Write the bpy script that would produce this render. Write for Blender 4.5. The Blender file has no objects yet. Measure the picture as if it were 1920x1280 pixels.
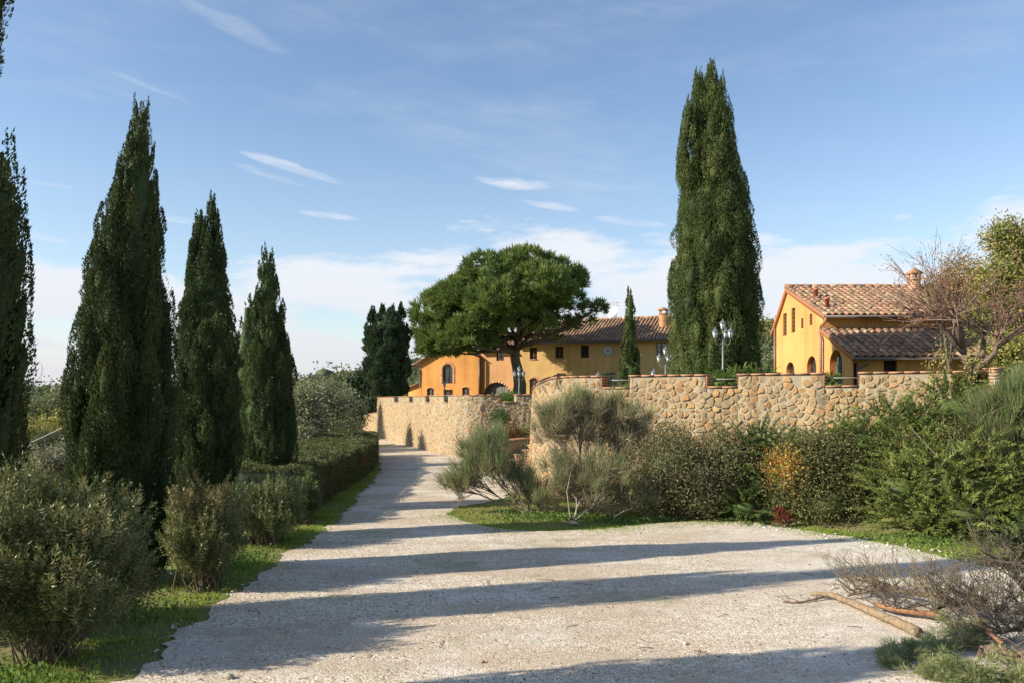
import bpy, math, random
import numpy as np
from mathutils import Vector, Matrix
from mathutils.geometry import tessellate_polygon

# ------------------------------------------------------------------ camera, world, sun, exposure
S = bpy.context.scene
COL = S.collection
CZ, F, HY = 2.6, 1500.0, 740.0          # eye height, focal length in photo pixels, horizon row
cd = bpy.data.cameras.new('camera'); cam = bpy.data.objects.new('camera', cd); COL.objects.link(cam)
cam.location = (0, 0, CZ); cam.rotation_euler = (math.radians(90), 0, 0)
cd.sensor_width = 36; cd.lens = F / 1920 * 36; cd.shift_y = 100 / 1920; cd.clip_start = .1; cd.clip_end = 6000
S.camera = cam
SUN_EL = math.radians(28.5)
SH = Vector((.963, .27, 0)).normalized()                # horizontal run of the shadows
SUNDIR = Vector((SH.x * math.cos(SUN_EL), SH.y * math.cos(SUN_EL), -math.sin(SUN_EL)))
ld = bpy.data.lights.new('sun', 'SUN'); sun = bpy.data.objects.new('sun', ld); COL.objects.link(sun)
ld.energy = 5.0; ld.angle = math.radians(.5); ld.color = (1, .895, .73)
sun.rotation_euler = SUNDIR.to_track_quat('-Z', 'Y').to_euler(); sun.location = (-30, -10, 30)
S.view_settings.view_transform = 'Standard'; S.view_settings.look = 'None'
S.view_settings.gamma = 1; S.view_settings.use_curve_mapping = False; S.view_settings.exposure = 0.68

class NT:
    """small helper for node trees"""
    def __init__(s, nt): s.nt = nt; s.n = nt.nodes; s.l = nt.links
    def new(s, t, **kw):
        n = s.n.new(t)
        for k, v in kw.items(): setattr(n, k, v)
        return n
    def put(s, v, sock):
        if isinstance(v, bpy.types.NodeSocket): s.l.new(v, sock)
        elif v is not None: sock.default_value = v
    def math(s, op, a, b=None, c=None, clamp=False):
        n = s.new('ShaderNodeMath', operation=op); n.use_clamp = clamp
        s.put(a, n.inputs[0]); s.put(b, n.inputs[1]); s.put(c, n.inputs[2]); return n.outputs[0]
    def mixc(s, f, a, b, mode='MIX'):
        n = s.new('ShaderNodeMix', data_type='RGBA', blend_type=mode)
        s.put(f, n.inputs[0]); s.put(a, n.inputs[6]); s.put(b, n.inputs[7]); return n.outputs[2]
    def noise(s, vec, scale, detail=3, rough=.5):
        n = s.new('ShaderNodeTexNoise'); s.put(vec, n.inputs['Vector'])
        n.inputs['Scale'].default_value = scale; n.inputs['Detail'].default_value = detail
        n.inputs['Roughness'].default_value = rough; return n.outputs[0]
    def ramp(s, f, stops):
        n = s.new('ShaderNodeValToRGB'); s.put(f, n.inputs[0]); r = n.color_ramp
        while len(r.elements) > 1: r.elements.remove(r.elements[-1])
        r.elements[0].position = stops[0][0]; r.elements[0].color = (*stops[0][1], 1)
        for p, c in stops[1:]:
            e = r.elements.new(p); e.color = (*c, 1)
        return n.outputs[0]
    def smooth(s, x, a, b):
        n = s.new('ShaderNodeMapRange', interpolation_type='SMOOTHSTEP'); s.put(x, n.inputs[0])
        s.put(a, n.inputs[1]); s.put(b, n.inputs[2]); return n.outputs[0]

W = bpy.data.worlds.new('World'); S.world = W; W.use_nodes = True
t = NT(W.node_tree); t.n.clear()
sky = t.new('ShaderNodeTexSky', sky_type='NISHITA'); sky.sun_disc = False
sky.sun_elevation = SUN_EL; sky.sun_rotation = math.atan2(-SH.x, -SH.y) % (2 * math.pi)
sky.altitude = 200; sky.air_density = 1.05; sky.dust_density = .55; sky.ozone_density = 2.2
tc = t.new('ShaderNodeTexCoord'); sx = t.new('ShaderNodeSeparateXYZ'); t.l.new(tc.outputs['Generated'], sx.inputs[0])
X_, Y_, Z_ = sx.outputs
az = t.math('ARCTAN2', X_, Y_)
hyp = t.math('SQRT', t.math('ADD', t.math('MULTIPLY', X_, X_), t.math('MULTIPLY', Y_, Y_)))
ev = t.math('DIVIDE', Z_, t.math('MAXIMUM', hyp, .001))
cx = t.new('ShaderNodeCombineXYZ'); t.put(t.math('MULTIPLY', az, 1.0), cx.inputs[0]); t.put(t.math('MULTIPLY', ev, 3.2), cx.inputs[1])
cv = cx.outputs[0]
big = t.noise(cv, 2.6, 6, .6); fine = t.noise(cv, 9, 6, .62); mid = t.noise(cv, 5.0, 5, .55)
# bank of cloud low over the hills, its top ragged and its body broken by blue gaps
topn = t.math('ADD', t.math('MULTIPLY', big, .33), t.math('MULTIPLY', fine, .07))
edge = t.math('SUBTRACT', t.math('ADD', topn, t.math('ADD', t.math('MULTIPLY', az, .05), -.005)), ev)
bank = t.smooth(edge, -.012, .035)
gaps = t.smooth(t.math('ADD', t.math('MULTIPLY', mid, .75), t.math('MULTIPLY', fine, .35)), .40, .56)
low = t.smooth(ev, .10, .02)
body = t.math('MULTIPLY', bank, t.math('MAXIMUM', gaps, t.math('MULTIPLY', low, .9)))
mask = t.math('MULTIPLY', body, .95)
cx2 = t.new('ShaderNodeCombineXYZ'); t.put(t.math('MULTIPLY', az, 10.0), cx2.inputs[0]); t.put(t.math('ADD', t.math('MULTIPLY', ev, 60.0), t.math('MULTIPLY', az, 12.0)), cx2.inputs[1])
streak = t.smooth(t.noise(cx2.outputs[0], 1.0, 5, .65), .30, .62)
# thin veil high up
veil = t.math('MULTIPLY', t.math('MULTIPLY', t.smooth(t.noise(cv, 1.7, 6, .6), .40, .72), t.math('ADD', t.math('MULTIPLY', streak, .6), .4)), .27)
mask = t.math('MAXIMUM', mask, veil)
# single wisps
wob = t.math('MULTIPLY', t.math('SUBTRACT', fine, .5), .012)
for (px, py, hl, hw, ang, st) in [(410, 35, 120, 19, 22, .20), (278, 162, 75, 6, 14, .20), (560, 320, 95, 9, 13, .6), (500, 328, 70, 7, 14, .35),
        (975, 343, 72, 15, 3, .85), (1030, 386, 68, 8, 10, .6), (620, 404, 65, 8, 4, .7), (60, 440, 62, 8, 9, .55), (335, 414, 40, 6, 2, .5),
        (90, 345, 60, 5, 5, .3), (95, 510, 85, 15, 7, .85), (1870, 400, 75, 16, -16, .6), (1692, 408, 22, 6, 0, .5), (1180, 418, 70, 7, 8, .5)]:
    a0 = math.atan((px - 960) / F); e0 = (HY - py) / F * math.cos(a0)
    ca, sa = math.cos(math.radians(ang)), math.sin(math.radians(ang))
    du = t.math('SUBTRACT', az, a0); dv = t.math('ADD', t.math('SUBTRACT', ev, e0), wob)
    p = t.math('SUBTRACT', t.math('MULTIPLY', du, ca), t.math('MULTIPLY', dv, sa))
    q = t.math('ADD', t.math('MULTIPLY', du, sa), t.math('MULTIPLY', dv, ca))
    p = t.math('DIVIDE', p, hl / F); q = t.math('DIVIDE', q, hw / F)
    d = t.math('ADD', t.math('MULTIPLY', p, p), t.math('MULTIPLY', q, q))
    g = t.math('MULTIPLY', t.smooth(t.math('ADD', d, t.math('MULTIPLY', t.math('SUBTRACT', fine, .5), 3.2)), 1.35, .0), t.math('MULTIPLY', t.math('ADD', t.math('MULTIPLY', streak, .65), .35), st))
    mask = t.math('MAXIMUM', mask, g)
ccol = t.mixc(t.smooth(ev, .16, -.01), (.55, .57, .61, 1), (.485, .485, .51, 1))
hz = t.math('MAXIMUM', t.math('MULTIPLY', t.smooth(ev, .40, .0), .22), t.math('MULTIPLY', t.smooth(ev, .13, .015), .78))
b1 = t.new('ShaderNodeBackground'); t.l.new(sky.outputs[0], b1.inputs[0]); b1.inputs[1].default_value = .116
b2 = t.new('ShaderNodeBackground'); t.put(ccol, b2.inputs[0]); b2.inputs[1].default_value = 1.0
mx = t.new('ShaderNodeMixShader'); t.put(t.math('MAXIMUM', mask, hz), mx.inputs[0]); t.l.new(b1.outputs[0], mx.inputs[1]); t.l.new(b2.outputs[0], mx.inputs[2])
wo = t.new('ShaderNodeOutputWorld'); t.l.new(mx.outputs[0], wo.inputs[0])

# ------------------------------------------------------------------ helpers
RNG = np.random.default_rng(7)
def G(px, py, z=0.0):
    Y = (CZ - z) * F / (py - HY); return np.array([(px - 960) * Y / F, Y])
def P(px, py, D): return np.array([(px - 960) * D / F, D, CZ + (HY - py) * D / F])
def nrm(a): return a / np.maximum(np.linalg.norm(a, axis=-1, keepdims=True), 1e-9)
def sst(x, a, b):
    t_ = np.clip((x - a) / (b - a), 0, 1); return t_ * t_ * (3 - 2 * t_)
def arr(v): return np.asarray(v, float)

class MB:
    """collects geometry with a colour per vertex, then links it as one mesh object"""
    def __init__(s): s.V = []; s.Fs = {}; s.C = []; s.n = 0
    def add(s, V, Fc, col=(.5, .5, .5)):
        V = arr(V).reshape(-1, 3); s.V.append(V)
        c = np.empty((len(V), 3)); c[:] = arr(col); s.C.append(c)
        if isinstance(Fc, np.ndarray): s.Fs.setdefault(Fc.shape[1], []).append(Fc + s.n)
        else:
            for f in Fc: s.Fs.setdefault(len(f), []).append(np.array([f]) + s.n)
        s.n += len(V)
    def box(s, a, b, col=(.5,)*3, ax=None, o=None):
        x0, y0, z0 = a; x1, y1, z1 = b
        V = arr([(x, y, z) for z in (z0, z1) for x, y in ((x0, y0), (x1, y0), (x1, y1), (x0, y1))])
        if ax is not None: V = V @ arr(ax) + arr(o)
        s.add(V, np.array([(3, 2, 1, 0), (4, 5, 6, 7), (0, 1, 5, 4), (1, 2, 6, 5), (2, 3, 7, 6), (3, 0, 4, 7)]), col)
    def tube(s, path, rad, col=(.3, .2, .1), sides=6, cap=True):
        path = arr(path); n = len(path); rad = np.broadcast_to(arr(rad), (n,))
        T = np.gradient(path, axis=0); T = nrm(T)
        ref = np.array([0., 0, 1]) if abs(T[0][2]) < .9 else np.array([1., 0, 0])
        A = nrm(np.cross(T, ref)); B = np.cross(T, A)
        th = np.arange(sides) * 2 * np.pi / sides
        V = path[:, None, :] + rad[:, None, None] * (np.cos(th)[None, :, None] * A[:, None, :] + np.sin(th)[None, :, None] * B[:, None, :])
        i = np.arange(n - 1)[:, None] * sides; j = np.arange(sides)[None, :]; k = (j + 1) % sides
        Fq = np.stack([i + j, i + k, i + sides + k, i + sides + j], -1).reshape(-1, 4)
        s.add(V.reshape(-1, 3), Fq, col)
        if cap:
            s.Fs.setdefault(sides, []).append(np.array([list(range(sides))[::-1]]) + s.n - n * sides)
            s.Fs.setdefault(sides, []).append(np.array([list(range(sides))]) + s.n - sides)
    def lathe(s, prof, c=(0, 0, 0), col=(.5,)*3, sides=12):
        prof = arr(prof); th = np.arange(sides) * 2 * np.pi / sides
        V = np.stack([prof[:, 0][:, None] * np.cos(th) + c[0], prof[:, 0][:, None] * np.sin(th) + c[1], np.repeat(prof[:, 1][:, None], sides, 1) + c[2]], -1)
        i = np.arange(len(prof) - 1)[:, None] * sides; j = np.arange(sides)[None, :]; k = (j + 1) % sides
        s.add(V.reshape(-1, 3), np.stack([i + j, i + k, i + sides + k, i + sides + j], -1).reshape(-1, 4), col)
    def leaves(s, Pt, D, L, Wd, col, curl=0.0, tri=False, ref=None, rnd=.7):
        """kite-shaped (or three-cornered) leaves at Pt along D; ref: the way their faces look, loosely"""
        n = len(Pt)
        if n == 0: return
        D = nrm(D); R = RNG.normal(size=(n, 3))
        if ref is not None: R = ref + R * rnd
        if tri:
            Sd = nrm(np.cross(D, R)); L = np.broadcast_to(L, (n,))[:, None]; Wd = np.broadcast_to(Wd, (n,))[:, None] * .55
            V = np.stack([Pt - Sd * Wd, Pt + Sd * Wd, Pt + D * L], 1).reshape(-1, 3)
            s.add(V, np.arange(3 * n).reshape(n, 3), np.repeat(np.broadcast_to(col, (n, 3)), 3, 0)); return
        Sd = nrm(np.cross(D, R)); N = np.cross(D, Sd)
        L = np.broadcast_to(L, (n,))[:, None]; Wd = np.broadcast_to(Wd, (n,))[:, None]
        m = Pt + D * L * .45 + N * L * curl
        V = np.stack([Pt, m + Sd * Wd / 2, Pt + D * L, m - Sd * Wd / 2], 1).reshape(-1, 3)
        c = np.repeat(np.broadcast_to(col, (n, 3)), 4, 0)
        s.add(V, np.arange(4 * n).reshape(n, 4), c)
    def mesh(s, name, smooth=False):
        me = bpy.data.meshes.new(name)
        if not s.V: return me
        V = np.concatenate(s.V); C = np.concatenate(s.C)
        me.vertices.add(len(V)); me.vertices.foreach_set('co', V.astype(np.float32).ravel())
        loops = []; starts = []; n = 0
        for k, fl in s.Fs.items():
            f = np.concatenate(fl); loops.append(f.ravel()); starts.append(n + np.arange(len(f)) * k); n += f.size
        loops = np.concatenate(loops); starts = np.concatenate(starts)
        me.loops.add(len(loops)); me.loops.foreach_set('vertex_index', loops.astype(np.int32))
        me.polygons.add(len(starts)); me.polygons.foreach_set('loop_start', starts.astype(np.int32))
        if smooth: me.polygons.foreach_set('use_smooth', np.ones(len(starts), bool))
        me.update(calc_edges=True)
        ca = me.color_attributes.new('Col', 'FLOAT_COLOR', 'POINT')
        ca.data.foreach_set('color', np.concatenate([C, np.ones((len(C), 1))], 1).astype(np.float32).ravel())
        return me
    def build(s, name, mat, parent=None, smooth=False, kind=None, loc=None):
        me = s.mesh(name, smooth); me.materials.append(mat)
        o = bpy.data.objects.new(name, me); COL.objects.link(o)
        if parent is not None:
            o.parent = parent
            o.matrix_parent_inverse = parent_world(parent).inverted()
        if kind: o['kind'] = kind
        return o
def parent_world(o):
    m = Matrix.Translation(o.location) @ o.rotation_euler.to_matrix().to_4x4() if o.type == 'EMPTY' or o.parent is None else Matrix.Identity(4)
    return m
def thing(name, label, cat, loc=(0, 0, 0), group=None):
    o = bpy.data.objects.new(name, None); COL.objects.link(o); o.location = tuple(float(v) for v in loc); o.empty_display_size = .2
    o['label'] = label; o['category'] = cat
    if group: o['group'] = group
    return o
def tag(o, label=None, cat=None, group=None, kind=None):
    if label: o['label'] = label
    if cat: o['category'] = cat
    if group: o['group'] = group
    if kind: o['kind'] = kind
    return o

# ------------------------------------------------------------------ materials
def mat(name, fn):
    m = bpy.data.materials.new(name); m.use_nodes = True; t = NT(m.node_tree); t.n.clear()
    out = t.new('ShaderNodeOutputMaterial'); t.put(fn(t), out.inputs[0]); return m
def princ(t, col, rough=.8, bump=None, bs=.3, dist=.02, spec=.3, metal=0):
    b = t.new('ShaderNodeBsdfPrincipled'); t.put(col, b.inputs['Base Color']); t.put(rough, b.inputs['Roughness'])
    b.inputs['Specular IOR Level'].default_value = spec; b.inputs['Metallic'].default_value = metal
    if bump is not None:
        bn = t.new('ShaderNodeBump'); bn.inputs['Strength'].default_value = bs; bn.inputs['Distance'].default_value = dist
        t.put(bump, bn.inputs['Height']); t.l.new(bn.outputs[0], b.inputs['Normal'])
    return b.outputs[0]
def pos(t): return t.new('ShaderNodeNewGeometry').outputs['Position']
def colattr(t): return t.new('ShaderNodeAttribute', attribute_name='Col').outputs['Color']
def leafmat(name, tr=.3, rough=.55, spec=.3, gain=1.0):
    def f(t):
        c = colattr(t); nz = t.noise(pos(t), 1.3, 3)
        c = t.mixc(1.0, c, t.ramp(nz, [(.3, (.78 * gain, .80 * gain, .75 * gain)), (.7, (1.15 * gain, 1.12 * gain, gain))]), 'MULTIPLY')
        p = princ(t, c, rough, spec=spec)
        tl = t.new('ShaderNodeBsdfTranslucent'); t.put(c, tl.inputs[0])
        m = t.new('ShaderNodeMixShader'); m.inputs[0].default_value = tr; t.l.new(p, m.inputs[1]); t.l.new(tl.outputs[0], m.inputs[2])
        return m.outputs[0]
    return mat(name, f)
M_leaf = leafmat('foliage', .34, gain=1.32); M_cyp = leafmat('cypress_foliage', .15, .7, .15, 1.15); M_gloss = leafmat('glossy_leaf', .25, .42, .4, 1.35)
M_grass = leafmat('grass_blades', .4, .6, .2, 1.35)
def vcol(name, rough=.85, ns=6, lo=.8, hi=1.15, bs=.4, dist=.02, spec=.2, bscale=None):
    def f(t):
        p = pos(t); n = t.noise(p, ns, 5, .65)
        c = t.mixc(1.0, colattr(t), t.ramp(n, [(.25, (lo,)*3), (.75, (hi,)*3)]), 'MULTIPLY')
        return princ(t, c, rough, t.noise(p, bscale or ns * 4, 4, .6), bs, dist, spec)
    return mat(name, f)
M_bark = vcol('bark', .9, 16, .5, 1.4, .9, .03)
M_stone = vcol('rubble_stone', .9, 9, .72, 1.22, .7, .03)
M_tile = vcol('terracotta_tile', .85, 7, .62, 1.3, .5, .015)
M_brick = vcol('brick', .9, 12, .75, 1.2, .5, .01)
M_metal = vcol('painted_metal', .45, 20, .85, 1.1, .1, .003, .5)
M_wood = vcol('weathered_wood', .75, 10, .7, 1.2, .4, .01)
def f_log(t):
    p = pos(t); a = t.noise(p, 9, 4, .6); b = t.noise(p, 23, 5, .7)
    c = t.mixc(t.smooth(a, .42, .56), (.22, .165, .105, 1), (.29, .205, .13, 1)); c = t.mixc(t.math('MULTIPLY', t.smooth(b, .52, .64), .7), c, (.33, .32, .25, 1)); c = t.mixc(t.math('MULTIPLY', t.smooth(b, .44, .34), .7), c, (.10, .075, .05, 1))
    return princ(t, c, .9, b, 1.0, .02, .1)
M_log = mat('peeling_bark', f_log)
def f_plaster(t):
    p = pos(t); a = t.noise(p, .35, 5, .6); b = t.noise(p, 3.5, 5, .7)
    mp = t.new('ShaderNodeMapping'); t.put(p, mp.inputs[0]); mp.inputs['Scale'].default_value = (2.2, 2.2, .12)
    st = t.noise(mp.outputs[0], 1.0, 4, .6)
    c = t.mixc(1.0, colattr(t), t.ramp(a, [(.3, (.80, .79, .77)), (.7, (1.08, 1.07, 1.06))]), 'MULTIPLY')
    c = t.mixc(1.0, c, t.ramp(b, [(.25, (.90, .90, .90)), (.7, (1.04, 1.04, 1.04))]), 'MULTIPLY')
    c = t.mixc(1.0, c, t.ramp(st, [(.30, (.82, .80, .77)), (.62, (1, 1, 1))]), 'MULTIPLY')
    return princ(t, c, .92, t.noise(p, 30, 4), .25, .01, .1)
M_plaster = mat('painted_plaster', f_plaster)
def f_mortar(t):
    p = pos(t); a = t.noise(p, 1.2, 5, .6); b = t.noise(p, 14, 5, .7)
    c = t.mixc(a, (.29, .25, .175, 1), (.37, .32, .225, 1)); c = t.mixc(t.math('MULTIPLY', b, .4), c, (.28, .255, .19, 1))
    return princ(t, c, .95, b, .9, .04, .1)
M_mortar = mat('mortar', f_mortar)
def f_gravel(t):
    p = pos(t)
    v = t.new('ShaderNodeTexVoronoi'); t.put(p, v.inputs[0]); v.inputs['Scale'].default_value = 52
    v2 = t.new('ShaderNodeTexVoronoi'); t.put(p, v2.inputs[0]); v2.inputs['Scale'].default_value = 13
    s1 = t.new('ShaderNodeSeparateColor'); t.l.new(v.outputs['Color'], s1.inputs[0])
    s2 = t.new('ShaderNodeSeparateColor'); t.l.new(v2.outputs['Color'], s2.inputs[0])
    c = t.ramp(s1.outputs[0], [(0, (.29, .235, .17)), (.3, (.46, .385, .29)), (.7, (.60, .52, .405)), (1, (.86, .80, .70))])
    big = t.math('MULTIPLY', t.smooth(s2.outputs[1], .86, .95), t.smooth(v2.outputs['Distance'], .5, .3))
    c = t.mixc(t.math('MULTIPLY', big, .7), c, (.68, .64, .57, 1))
    # packed wheel tracks and sandy patches against loose pale gravel
    mp = t.new('ShaderNodeMapping'); t.put(p, mp.inputs[0]); mp.inputs['Scale'].default_value = (.28, .8, 1)
    tr = t.noise(mp.outputs[0], 1.0, 4, .6)
    c = t.mixc(t.smooth(tr, .44, .60), c, t.mixc(.58, c, (.44, .345, .245, 1)))
    pale = t.smooth(t.noise(p, .45, 4, .6), .50, .66)
    c = t.mixc(t.math('MULTIPLY', pale, .5), c, t.mixc(.5, c, (.78, .75, .69, 1)))
    sp = t.new('ShaderNodeSeparateXYZ'); t.l.new(p, sp.inputs[0]); ln = t.noise(p, .9, 5, .6)
    side = t.smooth(t.math('ADD', t.math('MULTIPLY', sp.outputs[0], 1.0), t.math('MULTIPLY', t.math('SUBTRACT', ln, .5), 5.0)), 1.5, 6.0)
    fresh = t.math('MAXIMUM', t.math('MULTIPLY', side, .62), t.math('MULTIPLY', t.smooth(ln, .52, .66), .35))
    c = t.mixc(fresh, c, t.mixc(t.math('MULTIPLY', s1.outputs[1], .8), (.80, .765, .70, 1), (.42, .37, .30, 1)))
    packed = t.math('MULTIPLY', t.smooth(t.noise(mp.outputs[0], 2.2, 5, .6), .50, .62), t.math('SUBTRACT', 1.0, fresh)); c = t.mixc(t.math('MULTIPLY', packed, .55), c, (.43, .365, .28, 1))
    gr = t.math('MULTIPLY', t.smooth(t.noise(p, .55, 5, .7), .54, .68), .42)
    c = t.mixc(gr, c, (.16, .20, .07, 1))
    sh = t.noise(p, 5, 5, .7); c = t.mixc(1.0, c, t.ramp(sh, [(.3, (.86, .85, .84)), (.7, (1.08, 1.07, 1.06))]), 'MULTIPLY')
    h = t.math('SUBTRACT', t.math('MULTIPLY', sh, .3), v.outputs['Distance'])
    return princ(t, c, .95, h, .45, .012, .1)
M_gravel = mat('gravel', f_gravel)
def f_ground(t):
    p = pos(t); a = t.noise(p, .8, 5, .6); b = t.noise(p, 9, 5, .7)
    c = t.mixc(t.smooth(a, .35, .65), (.17, .215, .05, 1), (.24, .20, .105, 1))
    c = t.mixc(t.math('MULTIPLY', b, .5), c, (.10, .12, .035, 1))
    return princ(t, c, .95, b, .8, .05, .1)
M_ground = mat('grassy_soil', f_ground)
def f_hill(t):
    p = pos(t); a = t.noise(p, .035, 5, .6); b = t.noise(p, .5, 5, .7)
    c = t.mixc(t.smooth(a, .4, .6), (.10, .13, .05, 1), (.17, .15, .07, 1)); c = t.mixc(t.math('MULTIPLY', b, .6), c, (.07, .09, .04, 1))
    return princ(t, c, .95, b, .5, .3, .1)
M_hill = mat('wooded_hillside', f_hill)
def f_glass(t):
    return princ(t, (.03, .035, .035, 1), .08, t.noise(pos(t), 2.0, 2), .05, .02, .8)
M_glass = mat('window_glass', f_glass)
def f_lampglass(t):
    return princ(t, (.50, .55, .56, 1), .2, t.noise(pos(t), 6, 2), .05, .01, .5)
M_lampglass = mat('frosted_lamp_glass', f_lampglass)

# ------------------------------------------------------------------ terrain
def edge_y(x):   # where the planted bank starts on the right
    return np.interp(x, [-1, 0.5, 2, 4, 6, 8, 12, 20], [21, 18.5, 17.6, 16.6, 15.4, 14.2, 12.5, 11])
def gz(x, y):
    x = arr(x); y = arr(y)
    ey = edge_y(x)
    amp = np.interp(x, [1.5, 3.5, 6, 8, 10, 14, 20], [0, .55, 1.0, 1.35, 1.9, 2.2, 2.2])
    wl = np.clip(20.62 - .437 * (x - 2.16), 3, 40)
    bank = amp * sst(y, ey + .2, np.maximum(wl, ey + 1.5)) * (y < 24)
    bank = bank + 1.9 * (y >= 24) * sst(x, 3, 14)
    left = -4.5 * sst(-x, 8.5, 34) - 9 * sst(-x, 30, 120)
    mound = .05 * np.sin(x * 1.7) * np.sin(y * 1.1) * sst(-x, 5.2, 7)
    far = sst(np.hypot(x, y), 150, 420) * 19 * (1 + .35 * np.sin(x * .011 + 1.0)) * sst(-x, -260, -20)
    hillR = 11.5 * np.exp(-((x - 42) / 26) ** 2 - ((y - 128) / 30) ** 2) * sst(y, 84, 96)
    return bank + left + mound + far + hillR + .0
def ground():
    xs = np.concatenate([-np.geomspace(2500, 30, 40), np.linspace(-29, 22, 103), np.geomspace(23, 2500, 40)])
    ys = np.concatenate([-np.geomspace(400, 8, 10), np.linspace(-6, 30, 91), np.geomspace(31, 3500, 80)])
    Xg, Yg = np.meshgrid(xs, ys); Zg = gz(Xg, Yg)
    nx = len(xs); i, j = np.meshgrid(np.arange(len(ys) - 1), np.arange(nx - 1), indexing='ij')
    a = (i * nx + j).ravel(); Fq = np.stack([a, a + 1, a + nx + 1, a + nx], -1)
    m = MB(); m.add(np.stack([Xg, Yg, Zg - .012], -1).reshape(-1, 3), Fq)
    o = m.build('ground', M_ground, smooth=True); tag(o, kind='structure'); o.data.materials.append(M_hill)
    c = np.array([p.center[:2] for p in o.data.polygons]); far = (np.hypot(c[:, 0], c[:, 1]) > 75).astype(np.int32)
    o.data.polygons.foreach_set('material_index', far)
ground()
def wobble_line(pts, amp, step, seed, closed=False):
    r = np.random.default_rng(seed); pts = [arr(p) for p in pts]; out = []
    rng_ = range(len(pts) if closed else len(pts) - 1)
    for i in rng_:
        a, b = pts[i], pts[(i + 1) % len(pts)]; n = max(1, int(np.linalg.norm(b - a) / step)); d = nrm(b - a); nn = np.array([-d[1], d[0]])
        for k in range(n): out.append(a + (b - a) * k / n + nn * r.normal() * amp * (k > 0))
    if not closed: out.append(pts[-1])
    return np.array(out)
def sheet(name, poly, z, mt, kind='structure', zf=None):
    v = [Vector((p[0], p[1], 0)) for p in poly]
    tr = tessellate_polygon([v]); m = MB()
    m.add([(p[0], p[1], z if zf is None else zf(p[0], p[1])) for p in poly], np.array([tuple(a) for a in tr]))
    o = m.build(name, mt); tag(o, kind=kind)
    if len(o.data.polygons) and sum(p.normal.z for p in o.data.polygons) < 0: o.data.flip_normals()
    return o
L_EDGE = [(-5.2, -1), (-4.8, 3.4), (-4.15, 6.0)] + [tuple(G(*q)) for q in [(262, 1262), (330, 1185), (410, 1128), (470, 1095), (520, 1060), (585, 1015), (640, 970), (690, 910), (716, 880), (710, 850), (694, 824), (672, 808)]] + [(-14.6, 70), (-18, 90)]
R_EDGE = [tuple(G(*q)) for q in [(1012, 912), (930, 938), (860, 950), (838, 961), (860, 973), (905, 985), (1000, 996), (1110, 993), (1200, 984), (1300, 974), (1420, 979), (1560, 1001), (1690, 1024), (1760, 1042), (1850, 1062), (2000, 1088), (2300, 1130)]] + [(14, 3), (14, -1)]
gl = wobble_line(wobble_line(L_EDGE[:13], .07, .55, 13), .045, .12, 3); gl2 = np.array(L_EDGE[13:])
gr_ = wobble_line(wobble_line(R_EDGE[:-2], .09, .6, 14), .05, .14, 4)
gravel_poly = np.concatenate([gl, gl2, [(-14.5, 90), (-13.2, 69), (-8.2, 50.2), (-1.8, 33.3), (1.4, 33.6), (2.2, 25.5), (1.6, 22.5)], gr_, [(14, 3), (14, -1)]])
sheet('gravel_yard', gravel_poly, .004, M_gravel)

def in_poly(x, y, poly):
    c = np.zeros(len(x), bool); n = len(poly); j = n - 1
    for i in range(n):
        xi, yi = poly[i]; xj, yj = poly[j]
        m_ = ((yi > y) != (yj > y)) & (x < (xj - xi) * (y - yi) / (yj - yi + 1e-12) + xi); c ^= m_; j = i
    return c
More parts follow.
